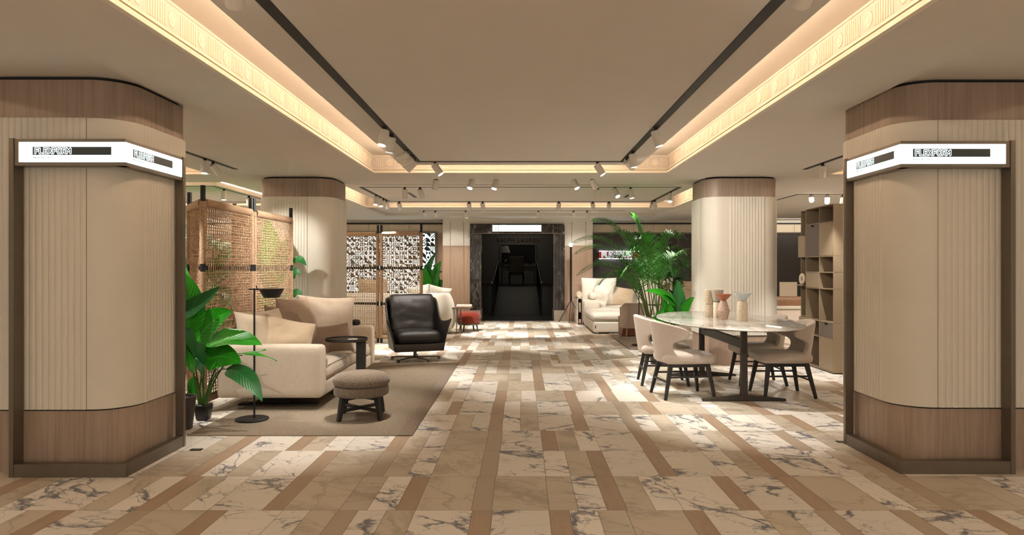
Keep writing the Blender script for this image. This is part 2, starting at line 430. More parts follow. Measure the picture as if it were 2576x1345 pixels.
M_['linen_tan'] = fabric('linen_cushion_tan', (.46,.365,.26), 300, .08, .3)
M_['linen_taupe'] = fabric('linen_cushion_taupe', (.36,.28,.215), 300, .08, .3)
M_['linen_brown'] = fabric('linen_cushion_brown', (.235,.17,.125), 300, .08, .3)
M_['linen_mid'] = fabric('linen_cushion_mid', (.44,.36,.285), 300, .08, .3)
M_['chair'] = fabric('chair_fabric', (.47,.405,.345), 330, .10, .35, .95, .35)
M_['chairtaupe'] = fabric('chair_fabric_taupe', (.45,.375,.325), 300, .12, .35)
M_['whitecloth'] = fabric('white_cotton', (.63,.585,.51), 260, .06, .3)
M_['greycloth'] = fabric('pale_grey_cloth', (.58,.55,.48), 260, .08, .3)
M_['leather'] = leather('dark_brown_leather', (.0095,.008,.008))
M_['saddle'] = plain('black_saddle_leather', (.022,.018,.016), .42, 0, .15, 60, .08)
M_['boucle'] = boucle('boucle_wool', (.105,.077,.053), (.52,.44,.33))
M_['rug'] = rug_mat('flat_woven_rug', (.34,.28,.21), (.055,.04,.03), .026, .0125)
M_['rugedge'] = plain('rug_leather_border', (.165,.122,.088), .7, 0, .12, 40, .1)
M_['rugpale'] = rug_mat('pale_rug', (.42,.36,.30), (.2,.165,.13), .02, .02)
M_['marbletop'] = marble('white_marble_top', (.66,.635,.585), (.56,.535,.485), (.38,.36,.33), 1.1, .10, .045, (2.2,.7,1), (0,0,R(28)))
M_['blackmarble'] = marble('black_marble', (.014,.013,.013), (.03,.026,.025), (.36,.33,.29), .8, .07, .006, (3.2,1,.8), (0,R(42),0))
M_['stone'] = plain('grey_stone_plinth', (.36,.31,.25), .5, 0, .05, 12, .03)
M_['leaf1'] = leafmat('broad_leaf', (.008,.15,.004), (.022,.27,.006))
M_['leaf2'] = leafmat('dark_leaf', (.008,.075,.018), (.018,.13,.025))
M_['palm'] = leafmat('palm_leaf', (.02,.13,.012), (.045,.22,.02), .45)
M_['stem'] = plain('green_stem', (.05,.13,.015), .5, 0, .2, 20, .05)
M_['brownstem'] = plain('brown_stem', (.11,.075,.035), .7, 0, .25, 30, .1)
M_['pot'] = plain('dark_grey_pot', (.035,.03,.03), .45, 0, .06, 8, .02)
M_['potblack'] = plain('black_plastic_pot', (.008,.008,.008), .4, 0, .1, 8, 0)
M_['soil'] = plain('potting_soil', (.035,.022,.013), .95, 0, .4, 60, .5)
M_['bookcase'] = plain('bronze_lacquer', (.27,.205,.135), .38, .25, .02, 6, 0)
M_['taupebox'] = plain('taupe_leather_box', (.105,.083,.07), .55, 0, .05, 30, .05)
M_['rod'] = plain('painted_rod', (.50,.42,.32), .4, .3, .04, 10, 0)
M_['tablemetal'] = plain('dark_bronze_metal', (.055,.047,.04), .42, .6, .05, 8, .02)
M_['brass'] = plain('brass_rod', (.48,.38,.26), .3, .9, .04, 10, 0)
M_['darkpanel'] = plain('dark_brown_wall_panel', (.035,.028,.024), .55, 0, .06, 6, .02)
M_['creampanel'] = plain('cream_wall_panel', (.66,.56,.43), .7, 0, .02, 4, 0)
M_['red'] = glow('red_sign_face', (.7,.01,.02), .10, (.30,.008,.012))
M_['rust'] = fabric('rust_velvet', (.17,.022,.009), 300, .12, .3, .9, .3)
M_['whiteglow'] = glow('white_glow', (.85,1,1), 5)
M_['screenwhite'] = glow('backlit_screen', (.86,1.0,.97), .75)
M_['screendark'] = plain('screen_dark_motif', (.012,.028,.03), .4, 0, .05, 10, 0)
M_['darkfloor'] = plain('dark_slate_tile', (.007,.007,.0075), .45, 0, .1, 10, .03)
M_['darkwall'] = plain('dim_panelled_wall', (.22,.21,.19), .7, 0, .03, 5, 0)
M_['darkwood'] = plain('ebony_wood', (.012,.009,.007), .35, 0, .15, 20, 0)
M_['redwood'] = wood('mahogany', (.16,.05,.022), (.08,.025,.012))
M_['darkwalnut'] = wood('dark_walnut', (.07,.042,.028), (.035,.02,.013))
M_['walnut'] = wood('walnut', (.24,.12,.06), (.13,.06,.03))
M_['pinkpaper'] = plain('pale_pink_cover', (.60,.41,.32), .7, 0, .04, 20, 0)
M_['bulb'] = glow('bulb', (1,.95,.86), 16)
M_['vase_sand'] = plain('speckled_sand_ceramic', (.50,.42,.31), .8, 0, .35, 70, .35)
M_['vase_grey'] = plain('grey_ceramic', (.40,.37,.31), .75, 0, .12, 60, .1)
M_['vase_blue'] = plain('pale_blue_ceramic', (.55,.60,.60), .7, 0, .12, 60, .1)
M_['vase_rust'] = plain('rust_glazed_ceramic', (.33,.095,.045), .35, 0, .15, 60, .05)
M_['vase_pink'] = plain('pinkish_stoneware', (.40,.30,.24), .8, 0, .25, 50, .25)
M_['vase_cream'] = plain('cream_stoneware', (.62,.53,.41), .75, 0, .14, 40, .15)
M_['gloss_black'] = plain('glossy_black_ceramic', (.008,.007,.007), .08, 0, .1, 8, 0)
M_['purple'] = plain('dark_purple_glass', (.03,.02,.03), .15, 0, .1, 8, 0)
M_['steel'] = plain('brushed_steel', (.45,.43,.40), .3, 1, .04, 8, 0)
M_['lampshade'] = plain('pleated_shade', (.60,.57,.52), .8, 0, .05, 20, 0)
M_['silver'] = plain('white_lace_coaster', (.62,.60,.56), .5, 0, .35, 130, .2)
M_['zebra'] = zebra('zebra_cloth')
def rope_mat():
    m, nt, b = nodes('natural_rope')
    n = noise_tex(nt, coords(nt), 55, 3)
    nt.links.new(ramp(nt, [(.28, (.20,.115,.06)), (.5, (.42,.275,.17)), (.74, (.62,.46,.315))], n.outputs['Fac']).outputs[0], b.inputs['Base Color'])
    b.inputs['Roughness'].default_value = .85; bump(nt, b, noise_tex(nt, coords(nt), 260, 2).outputs['Fac'], .6, .002); return m
def wrap_mat():
    m, nt, b = nodes('rope_wrapping')
    w = N(nt, 'ShaderNodeTexWave', wave_type='BANDS', bands_direction='DIAGONAL'); w.inputs['Scale'].default_value = 75
    w.inputs['Distortion'].default_value = 1.2; nt.links.new(coords(nt, (.25,.25,1)), w.inputs['Vector'])
    n = noise_tex(nt, coords(nt), 45, 3)
    r = ramp(nt, [(.3, (.33,.21,.125)), (.7, (.56,.39,.255))], n.outputs['Fac'])
    nt.links.new(mixc(nt, math_n(nt,'MULTIPLY',w.outputs['Fac'],.5), (.17,.09,.045), r.outputs[0]), b.inputs['Base Color'])
    nt.links.new(mixc(nt, math_n(nt,'MULTIPLY_ADD',w.outputs['Fac'],.55,.45), (.17,.09,.045), r.outputs[0]), b.inputs['Base Color'])
    b.inputs['Roughness'].default_value = .85; bump(nt, b, w.outputs['Fac'], .6, .004); return m
M_['rope'] = rope_mat(); M_['wrap'] = wrap_mat()
# ------------------------------------------------------------------ the floor: rows of marble tiles with brown travertine strips
def build_floor():
    rng = random.Random(11)
    P = .6435; Y0 = 3.947; L, n_, B = .322, .161, .117
    known = {-1: [-1.806,-1.054,-.277,.165,.937,1.69], 0: [-2.238,-1.496,-.723,-.284,.503,1.276,1.71],
             1: [-2.274,-1.493,-1.043,-.275,.503,.943,1.70,2.49], 2: [-2.274,-1.806,-1.038,-.27,.174,.948,1.707,2.15],
             3: [-1.04,-.277,.48,.94], 4: [-.71,-.28,.497,.96,1.238], 5: [-.27,.496,.92,1.35], 6: [-.268,.167,.93,1.36,1.8],
             7: [-.595,.167,.93,1.7], 8: [-1.35,-.595,.167,.61,1.37], 9: [-.92,.167,.93,1.37]}
    mb = MB(); ty = []; tr = []
    x_lo, x_hi, y_lo, y_hi = -9.3, 9.3, -2.5, 18.9
    mb.add([(x_lo,y_lo,-.0015),(x_hi,y_lo,-.0015),(x_hi,y_hi,-.0015),(x_lo,y_hi,-.0015)], [(0,1,2,3)], 1); ty.append(0); tr.append(0)
    g = .0013
    def tile(x0, x1, y0, y1, t):
        mb.add([(x0+g,y0+g,0),(x1-g,y0+g,0),(x1-g,y1-g,0),(x0+g,y1-g,0)], [(0,1,2,3)], 0); ty.append(t); tr.append(rng.random())
    def cells(x0, x1):
        """fill a gap between strips: one large tile and, when there is room, a pair of narrow ones"""
        gap = x1-x0; out = []
        nL = max(1, round(gap/.3255)); per = gap/nL; flip = rng.random() < .5
        seq = ['L' if (i % 2 == (1 if flip and nL > 1 else 0)) else 'nn' for i in range(nL)]
        x = x0
        for q in seq:
            if q == 'L': out.append((x, x+per, 0 if rng.random() < .62 else 1))
            else:
                a = rng.random() < .5
                out.append((x, x+per/2, 0 if a else 1)); out.append((x+per/2, x+per, 1 if a else 0))
            x += per
        return out
    prev = None
    k0 = math.floor((y_lo-Y0)/P)
    for k in range(k0, 24):
        y0, y1 = max(y_lo, Y0+P*k), min(y_hi, Y0+P*(k+1))
        if y1 <= y0: continue
        bs = list(known.get(k, []))
        if not bs: bs = [rng.choice([-.28,.165])]
        def step(): return rng.choice([.761, .761, .439, 1.083])
        keep = prev or []
        x = bs[-1]
        while x < x_hi:
            near = [p for p in keep if x+.40 < p < x+.80]
            x = near[0] if near and rng.random() < .25 else x+step()
            bs.append(x)
        x = bs[0]
        while x > x_lo:
            near = [p for p in keep if x-.80 < p < x-.40]
            x = near[-1] if near and rng.random() < .25 else x-step()
            bs.insert(0, x)
        prev = bs
        for a, b in zip(bs, bs[1:]):
            if x_lo < a and a+B < x_hi: tile(a, a+B, y0, y1, 2)
            for (p, q, t) in cells(a+B, b):
                p, q = max(p, x_lo), min(q, x_hi)
                if q-p > .01: tile(p, q, y0, y1, t)
    o = mb.build('floor', [M_['floor'], M_['grout']], recalc=False)
    me = o.data
    for nm, vals in (('ttype', ty), ('trand', tr)):
        a = me.attributes.new(nm, 'FLOAT', 'FACE'); a.data.foreach_set('value', vals)
    tag(o, None, kind='structure'); return o
build_floor()

# ------------------------------------------------------------------ ceiling with its recessed trays
ZS, ZB, ZP, ZR = 2.68, 2.72, 2.72, 2.92
T1 = (-2.0, 2.0, -1.0, 9.21)            # main tray over the aisle
T2 = (-3.25, 3.25, 10.78, 14.42)        # second tray
T3 = (-3.4, 3.4, 14.95, 17.25)          # shallow recess before the portal
TSL = (-9.0, -4.33, 1.0, 9.64); TSR = (4.33, 9.0, 1.0, 9.64)
TSL2 = (-9.0, -4.5, 10.5, 14.4); TSR2 = (4.5, 9.0, 10.5, 14.4)
def ceil_z(x, y):
    for t in (T1, T2, TSL, TSR, TSL2):
        if t[0] < x < t[1] and t[2] < y < t[3]: return ZR
    if T3[0] < x < T3[1] and T3[2] < y < T3[3]: return 2.79
    if abs(x) < 2.64 and y < 9.81: return ZS
    return ZB
def build_ceiling():
    xs = sorted({-9.3,9.3,-2.64,2.64,*[t[i] for t in (T1,T2,T3,TSL,TSR,TSL2,TSR2) for i in (0,1)]})
    ys = sorted({-2.6,19.2,9.81,*[t[i] for t in (T1,T2,T3,TSL,TSR,TSL2,TSR2) for i in (2,3)]})
    mb = MB()
    for j in range(len(ys)-1):
        run = None
        for i in range(len(xs)-1):
            z = ceil_z((xs[i]+xs[i+1])/2, (ys[j]+ys[j+1])/2)
            if run and abs(run[2]-z) < 1e-6: run[1] = xs[i+1]
            else:
                if run: mb.box(run[0], run[1], ys[j], ys[j+1], run[2], 3.15)
                run = [xs[i], xs[i+1], z]
        mb.box(run[0], run[1], ys[j], ys[j+1], run[2], 3.15)
    o = mb.build('ceiling', M_['ceiling']); tag(o, None, kind='structure')
    return o
ceil = build_ceiling()
trim_no = [0]
def trim(mb, mats, smooth=None, bevel=0):
    trim_no[0] += 1
    o = mb.build('trim_%d' % trim_no[0], mats, smooth=smooth, bevel=bevel); tag(o, None, kind='structure'); return o
def frieze(T, sides, zb=ZS, period=.46, detail=True):
    """plaster frieze round the inside of a tray: stepped lip, bead, groups of flutes and rosettes"""
    x0, x1, y0, y1 = T; mb = MB()
    for sd in sides:
        if sd in 'LR':
            xf = x0 if sd == 'L' else x1; d = 1 if sd == 'L' else -1
            def bx(p, z0, z1, a=y0, b=y1):
                u, v = sorted((xf-d*.001, xf+d*p)); mb.box(u, v, a, b, z0, z1)
            lo, hi = y0, y1
        else:
            yf = y1 if sd == 'F' else y0; d = -1 if sd == 'F' else 1
            def bx(p, z0, z1, a=x0, b=x1):
                u, v = sorted((yf-d*.001, yf+d*p)); mb.box(a, b, u, v, z0, z1)
            lo, hi = x0, x1
        bx(.034, zb, zb+.022); bx(.024, zb+.022, zb+.036); bx(.030, zb+.042, zb+.052); bx(.012, zb+.058, zb+.07); bx(.010, 2.905, 2.92)
        if not detail: continue
        y = hi-.10 if sd in 'LR' else lo+.06
        sgn = -1 if sd in 'LR' else 1
        first = True
        while (y > max(lo, 1.5) if sgn < 0 else y < hi-.05):
            nfl = 4 if first else 8; first = False
            for k in range(nfl):
                c = y+sgn*k*.026
                if lo < c-.008 and c+.008 < hi: bx(.005, 2.765, 2.885, c-.007, c+.007)
            y += sgn*(nfl*.026+.02)
            cc = y+sgn*.055
            if lo+.06 < cc < hi-.06:                       # rosette: ring and boss
                pr = [(.048, .0006), (.047, .005), (.040, .005), (.038, .002), (.020, .002), (.018, .005), (.006, .006), (0, .006)]
                st = len(mb.v); mb.lathe(pr, 20)
                if sd in 'LR': Mx = Matrix.Translation((xf, cc, 2.825)) @ Matrix.Rotation(d*PI/2, 4, 'Y')
                else: Mx = Matrix.Translation((cc, yf, 2.825)) @ Matrix.Rotation(-d*PI/2, 4, 'X')
                mb.xform(Mx, st)
            y += sgn*.13
    return trim(mb, M_['plaster'])
frieze(T1, 'LRF'); frieze(T2, 'LRF')
frieze(TSL, 'RF', ZB); frieze(TSR, 'LF', ZB); frieze(TSL2, 'RF', ZB, detail=False)
def raft(x0, x1, y0, y1, leds, slot=None):
    """dropped flat panel in a tray, a strip of warm LEDs lying along its upper edge, a black track slot below"""
    mb = MB(); mb.box(x0, x1, y0, y1, ZP, ZP+.07)
    o = trim(mb, M_['ceiling'])
    m2 = MB(); z0, z1, w, e = ZP+.07, ZP+.088, .022, .014
    for sd in leds:
        if sd == 'L': m2.box(x0+e, x0+e+w, y0, y1, z0, z1)
        if sd == 'R': m2.box(x1-e-w, x1-e, y0, y1, z0, z1)
        if sd == 'F': m2.box(x0, x1, y1-e-w, y1-e, z0, z1)
        if sd == 'N': m2.box(x0, x1, y0+e, y0+e+w, z0, z1)
    l = m2.build('led_strip', M_['led'], o)
    if slot:
        a0, a1, b0, b1, w = slot; m3 = MB(); s = w/2; zz = ZP-.004
        m3.box(a0-s, a0+s, b0, b1, zz, ZP+.001); m3.box(a1-s, a1+s, b0, b1, zz, ZP+.001)
        m3.box(a0+s, a1-s, b1-w, b1, zz, ZP+.001)
        if b0 > 5: m3.box(a0+s, a1-s, b0, b0+w*.5, zz, ZP+.001)
        m3.build('track_slot', M_['track'], o)
    return o
raft(-1.53, 1.53, -.6, 8.74, 'LRF', (-1.27, 1.27, -.2, 8.50, .07))
raft(-2.82, 2.82, 10.86, 13.82, 'LRF', (-2.6, 2.6, 11.12, 13.55, .06))
raft(-9.0, -4.72, 1.4, 9.2, 'RF'); raft(4.72, 9.0, 1.4, 9.2, 'LF')
raft(-9.0, -4.86, 10.9, 13.95, 'RFN', (-8.6, -4.95, 11.0, 13.6, .03))
mb = MB()      # the track slots that are not in a dropped panel
for s in (-1, 1): mb.box(s*3.8-.03, s*3.8+.03, 5.6, 9.12, ZB-.004, ZB+.001)
mb.box(-1.6, 1.6, 9.90, 9.96, ZB-.004, ZB+.001)
mb.box(-2.45, 2.55, 16.5, 16.53, 2.786, 2.791)
mb.box(4.95, 8.6, 12.2, 12.24, ZB-.004, ZB+.001); mb.box(4.95, 4.99, 12.24, 13.6, ZB-.004, ZB+.001)
for s in (-1, 1):                                           # short air slots
    xa, ya = xat(1309+s*282, 11.9), 11.9
    mb.box(xa-.03, xa+.03, 11.95, 12.75, ZP-.003, ZP+.001)
trim(mb, M_['track'])

# ------------------------------------------------------------------ walls
def wall(name, mb, mats, **k):
    o = mb.build(name, mats, **k); tag(o, None, kind='structure'); return o
YF, YR = 18.2, 18.9      # portal wall, recessed walls
PX0, PX1 = -2.07, 1.93   # portal wall ends
OX0, OX1 = -1.045, .885  # opening
def build_far():
    mb = MB()
    # portal wall: pieces either side of and above the opening
    for a, b in ((PX0, -1.34), (1.18, PX1)):
        mb.box(a, b, YF, YR+.3, 1.985, 2.80, 0); mb.box(a, b, YF+.004, YR+.3, .13, 1.985, 1); mb.box(a, b, YF-.002, YR+.3, 0, .13, 1)
    mb.box(-1.34, 1.18, YF, YR+.3, 2.578, 2.80, 0)
    wall('wall_back', mb, [M_['cream'], M_['oakpale']])
    mb = MB()      # wood rail between plaster and panelling
    for a, b in ((PX0, -1.34), (1.18, PX1)): mb.box(a, b, YF-.008, YF, 1.975, 2.0)
    trim(mb, M_['oakpale'])
    # recessed walls left and right
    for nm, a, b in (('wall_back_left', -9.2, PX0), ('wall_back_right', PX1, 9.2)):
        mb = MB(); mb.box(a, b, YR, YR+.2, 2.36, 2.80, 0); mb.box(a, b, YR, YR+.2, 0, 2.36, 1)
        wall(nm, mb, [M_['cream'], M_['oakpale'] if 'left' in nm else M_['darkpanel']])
        mb = MB()
        x = a+.02 if a < 0 else a+.1
        while x < b-.1:
            mb.box(x+.004, min(x+.55, b)-.004, YR-.02, YR, 2.39, 2.60); x += .555
        trim(mb, M_['creampanel'], bevel=.004)
        mb = MB(); mb.box(a, b, YR-.05, YR, 2.615, 2.65); trim(mb, M_['track'])
    mb = MB(); mb.box(PX1, 9.2, YR-.03, YR, 2.355, 2.385); mb.box(PX1, PX1+.05, YR-.03, YR, 0, 2.36); mb.box(3.70, 3.76, YR-.03, YR, 0, 2.36); mb.box(6.0, 6.06, YR-.03, YR, 0, 2.36)
    trim(mb, M_['bronze'])
    for nm, x0, x1 in (('wall_left', -9.4, -9.2), ('wall_right', 9.2, 9.4)):
        mb = MB(); mb.box(x0, x1, -2.6, YR+.2, 0, 3.0); wall(nm, mb, [M_['cream']])
    mb = MB()
    for x in (xat(1132.5, YF), xat(1166, YF), xat(1438, YF), xat(1473, YF)):     # slim vertical rods
        mb.tube([(x, YF-.014, .14), (x, YF-.014, 2.60)], .007, 8); mb.lathe([(.0,.0),(.016,.0),(.016,.02),(0,.02)], 10, (x, YF-.014, 2.60))
    trim(mb, M_['rod'], smooth=40)
build_far()
def build_portal():
    mb = MB(); y0 = YF-.06
    for a, b in ((-1.34, OX0), (OX1, 1.18)):
        mb.box(a, b, y0, YF+.55, .28, 2.30, 0); mb.box(a-.004, b+.004, y0-.006, YF+.55, 0, .28, 1)
    mb.box(-1.34, 1.18, y0, YF+.55, 2.33, 2.578, 0)
    o = wall('door_1', mb, [M_['blackmarble'], M_['stone']])
    m = MB()
    m.box(-1.34, 1.18, y0-.004, y0+.3, 2.305, 2.33)
    for a, b in ((-1.34, OX0), (OX1, 1.18)):
        for k in (.33, .62): x = a+(b-a)*k; m.box(x-.0025, x+.0025, y0-.003, y0+.01, .0, 2.30)
        xi = OX0 if b == OX0 else OX1
        m.box(xi-.008, xi+.008, y0-.006, y0+.02, 0, 2.30)
    m.build('metal_inlay', M_['bronze'], o)
    # lintel light box
    t = thing('wayfinding_sign', 'backlit white direction sign with the number 3 on black marble lintel', 'sign', (0, y0, 0))
    X0, X1, Z0, Z1 = xat(1239, y0), xat(1361.5, y0), zat(582, y0), zat(566, y0)
    m = MB(); m.box(X0-.01, X1+.01, -.025, -.001, Z0-.01, Z1+.01); m.build('housing', M_['bronze'], t)
    m = MB(); xs = X0+(X1-X0)*.13
    m.box(X0, xs-.006, -.032, -.02, Z0, Z1); m.box(xs+.006, X1, -.032, -.02, Z0, Z1); fc = m.build('sign_face', M_['sign'], t)
    Mx = lambda u, v: basis((u, -.0335, v), (1,0,0), (0,0,1))
    cz = (Z0+Z1)/2; w = X1-X0
    text('3', .10, M_['signdark'], Mx((X0+xs)/2, cz-.014), fc, 'numeral', 'CENTER')
    text('FLOOR', .022, M_['signgrey'], Mx((X0+xs)/2, cz+.06), fc, 'lettering', 'CENTER')
    text('CUSTOMER SERVICE', .056, M_['signgrey'], Mx((xs+X1)/2, cz+.036), fc, 'lettering', 'CENTER', spacing=1.12)
    text('RALPH LAUREN HOME', .056, M_['signgrey'], Mx((xs+X1)/2, cz-.036), fc, 'lettering', 'CENTER', spacing=1.12)
build_portal()

# ------------------------------------------------------------------ the dim shop beyond the opening
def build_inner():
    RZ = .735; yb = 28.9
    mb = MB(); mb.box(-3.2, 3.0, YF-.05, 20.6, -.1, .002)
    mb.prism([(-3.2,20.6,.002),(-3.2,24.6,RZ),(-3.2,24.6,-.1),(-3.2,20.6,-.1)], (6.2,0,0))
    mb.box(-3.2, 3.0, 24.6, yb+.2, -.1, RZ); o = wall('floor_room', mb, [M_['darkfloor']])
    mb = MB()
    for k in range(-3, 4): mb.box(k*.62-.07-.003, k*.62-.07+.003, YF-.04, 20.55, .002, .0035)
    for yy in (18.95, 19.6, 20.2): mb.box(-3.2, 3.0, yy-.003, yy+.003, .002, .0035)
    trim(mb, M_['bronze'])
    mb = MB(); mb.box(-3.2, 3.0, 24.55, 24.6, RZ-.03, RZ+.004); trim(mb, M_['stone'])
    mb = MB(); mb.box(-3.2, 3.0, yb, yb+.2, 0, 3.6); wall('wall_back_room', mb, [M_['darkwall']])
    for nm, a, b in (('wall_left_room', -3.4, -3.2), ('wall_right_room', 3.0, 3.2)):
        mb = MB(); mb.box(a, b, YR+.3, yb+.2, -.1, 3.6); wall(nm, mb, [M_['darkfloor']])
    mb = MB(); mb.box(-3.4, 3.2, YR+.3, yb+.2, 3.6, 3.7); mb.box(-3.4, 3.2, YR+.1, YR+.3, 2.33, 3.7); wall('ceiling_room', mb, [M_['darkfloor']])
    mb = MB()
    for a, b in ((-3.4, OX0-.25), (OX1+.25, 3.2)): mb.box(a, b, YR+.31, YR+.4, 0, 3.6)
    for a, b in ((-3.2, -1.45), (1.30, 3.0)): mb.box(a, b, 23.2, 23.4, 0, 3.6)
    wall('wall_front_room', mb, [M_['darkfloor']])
    # dark panel framed on the far wall
    t = thing('wall_panel', 'wide black panel framed on the dim back wall behind the desk', 'panel', (xat(1303.5, yb), yb, 0))
    m = MB(); hw = xat(1346, yb)-xat(1303.5, yb); z0, z1 = 1.60, zat(616, yb)
    m.box(-hw, hw, -.03, -.002, z0, z1); m.build('panel', M_['darkfloor'], t)
    m = MB()
    for a, b in ((-hw-.07, -hw), (hw, hw+.07)): m.box(a, b, -.05, -.002, z0, z1+.07)
    m.box(-hw, hw, -.05, -.002, z1, z1+.07); m.build('frame', M_['darkwall'], t, bevel=.008)
    o = text('RALPH LAUREN', .215, M_['redwood'], basis((xat(1303.5, yb), yb-.012, zat(604, yb)), (1,0,0), (0,0,1)), None, 'wall_lettering', 'CENTER', .01, 1.0, 1.28)
    tag(o, 'dark capital letters of a shop name fixed to the dim back wall', 'lettering')
    # desk
    yd = 27.2; dx0, dx1 = xat(1257, yd), xat(1350, yd)
    t = thing('writing_desk', 'dark wooden writing desk standing in the dim shop behind the zebra chair', 'desk', ((dx0+dx1)/2, yd, RZ)); hw = (dx1-dx0)/2
    MB().box(-hw, hw, -.35, .35, .70, .75).build('top', M_['darkwood'], t, bevel=.008)
    MB().box(-hw+.05, hw-.05, -.31, .31, .55, .70).build('apron', M_['darkwood'], t)
    for sx in (-1, 1):
        for sy in (-1, 1): MB().bar((sx*(hw-.08), sy*.29, .56), (sx*(hw-.08), sy*.29, 0), .06, .06, w2=.035, h2=.035).build('leg', M_['darkwood'], t)
    # table lamp
    t = thing('table_lamp', 'pale coned table lamp on the left of the dark desk', 'lamp', (xat(1270, yd), yd-.05, RZ+.75))
    MB().lathe([(.10,0),(.10,.03),(.03,.04),(.03,.07),(.10,.13),(.115,.19),(.09,.25),(.03,.28),(.03,.31),(.09,.36),(.10,.41),(.07,.47),(.015,.49),(.015,.64),(0,.64)], 20).build('base', M_['steel'], t, smooth=50)
    MB().lathe([(.225,.52),(.13,.80),(.127,.80),(.222,.52)], 28).build('lamp_shade', M_['lampshade'], t, smooth=50)
    # things on the desk
    for i, (px, w, h, mt, lb, nm, ct) in enumerate([(1261, .09, .15, 'silver', 'small tilted photo frame beside the table lamp, left one', 'photo_frame', 'frame'),
                                         (1266.5, .09, .13, 'silver', 'small photo frame beside the table lamp, right one', 'photo_frame', 'frame'),
                                         (1322.5, .14, .10, 'whitecloth', 'pale box on the dark desk beside the zebra chair back', 'box', 'box'),
                                         (1344, .13, .10, 'whitecloth', 'pale box at the right end of the dark desk', 'box', 'box')]):
        yy = yd-.1
        t = thing(nm, lb, ct, (xat(px, yy), yy, RZ+.75), .3 if i < 2 else 0)
        if i < 2:
            MB().box(-w/2, w/2, -.01, .01, 0, h).build('frame', M_[mt], t); MB().box(-w/2+.014, w/2-.014, -.012, -.009, .014, h-.014).build('picture', M_['darkwall'], t)
        else: MB().box(-w/2, w/2, -.05, .05, 0, h*.72).build('body', M_[mt], t); MB().box(-w/2-.003, w/2+.003, -.053, .053, h*.72, h).build('lid', M_[mt], t)
    # zebra chair
    yc = 26.3
    t = thing('side_chair', 'dark chair with a zebra striped back facing the desk in the dim shop', 'chair', (xat(1299, yc), yc, RZ))
    MB().rbox((0,-.22,.80), (.58,.09,.62), .03, 6).build('backrest', M_['zebra'], t, smooth=60)
    MB().rbox((0,.02,.45), (.58,.52,.10), .03, 6).build('seat', M_['darkwood'], t, smooth=60)
    for sx in (-1, 1):
        MB().tube([(sx*.25,-.22,.42),(sx*.26,-.24,.22),(sx*.27,-.29,0)], [.03,.024,.018], 8).build('leg', M_['darkwood'], t, smooth=60)
        MB().tube([(sx*.25,.22,.42),(sx*.285,.25,.30),(sx*.25,.25,.10),(sx*.28,.28,0)], [.035,.03,.018,.02], 8).build('leg', M_['darkwood'], t, smooth=60)
    # handrails on the ramp
    for s, lb in ((-1, 'black sloping handrail on the left of the dark ramp'), (1, 'black sloping handrail on the right of the dark ramp')):
        xa = -.83 if s < 0 else .62; xb = -.80 if s < 0 else .60
        t = thing('handrail', lb, 'handrail', ((xa+xb)/2, 20.0, 0)); cx = (xa+xb)/2
        p = [(xa-cx, .0, .98), (xa-cx, .6, 1.02), (xb-cx, 4.6, 1.62), (xb-cx, 5.2, 1.62)]
        MB().tube(p, .028, 8).build('rail', M_['bronze'], t, smooth=60)
        for k in range(6):
            y = .1+k*.95; f = max(0, min(1, (y-.6)/4)); zt = .98+.64*f; zb = 0.002 if y < .6 else min(RZ, RZ*(y-.6)/4)
            x = (xa+(xb-xa)*f)-cx
            MB().tube([(x, y, zb), (x, y, zt)], .018, 8).build('post', M_['black'], t, smooth=60)
    for s in (-1, 1):        # two small lamps recessed in the lintel
        d = bpy.data.lights.new('lintel_lamp', 'SPOT'); d.energy = 12; d.color = WARM; d.spot_size = R(80); d.spot_blend = .6; d.shadow_soft_size = .03
        o = bpy.data.objects.new('lintel_lamp', d); COL.objects.link(o); o.location = (s*.86-.08, YF+.25, 2.31); o.rotation_euler = (0, s*R(14), 0)
    d = bpy.data.lights.new('inner_room_fill', 'AREA'); d.energy = 4.5; d.color = (1,.88,.72); d.size = 2.0  # added fill lamp that lifts the dark inner room, no real fixture
    o = bpy.data.objects.new('inner_room_fill', d); COL.objects.link(o); o.location = (0, 27.4, 3.55)
build_inner()

# ------------------------------------------------------------------ columns
def outline(x0, x1, y0, y1, r, flutes=None, pitch=.043, amp=.007):
    """rounded rectangle in plan; runs of convex reeds on the flat stretches named in flutes {side: [(a, b)]}"""
    pts = []
    def run(p, q, side, nrm):
        p, q = Vector(p), Vector(q); L = (q-p).length; d = (q-p)/L
        segs = sorted((flutes or {}).get(side, []))
        t = 0.0; pts.append(p.copy())
        for a, b in segs:
            a, b = max(0, a), min(L, b); k = max(1, round((b-a)/pitch)); w = (b-a)/k
            for i in range(k):
                for s in (0, .12, .3, .5, .7, .88):
                    tt = a+(i+s)*w
                    if tt > 1e-5: pts.append(p+d*tt+nrm*amp*math.sqrt(max(0, 1-(2*s-1)**2)))
            pts.append(p+d*b)
        if not segs or segs[-1][1] < L-1e-4: pts.append(q.copy())
    def arc(cx, cy, a0):
        for i in range(1, 12):
            a = R(a0+90*i/12); pts.append(Vector((cx+r*math.cos(a), cy+r*math.sin(a), 0)))
    V = lambda x, y: Vector((x, y, 0))
    run(V(x0+r,y0), V(x1-r,y0), 'front', V(0,-1)); arc(x1-r, y0+r, -90)
    run(V(x1,y0+r), V(x1,y1-r), 'right', V(1,0)); arc(x1-r, y1-r, 0)
    run(V(x1-r,y1), V(x0+r,y1), 'back', V(0,1)); arc(x0+r, y1-r, 90)
    run(V(x0,y1-r), V(x0,y0+r), 'left', V(-1,0)); arc(x0+r, y0+r, 180)
    out = [pts[0]]
    for p in pts[1:]:
        if (p-out[-1]).length > 1e-5: out.append(p)
    if (out[0]-out[-1]).length < 1e-5: out.pop()
    return out
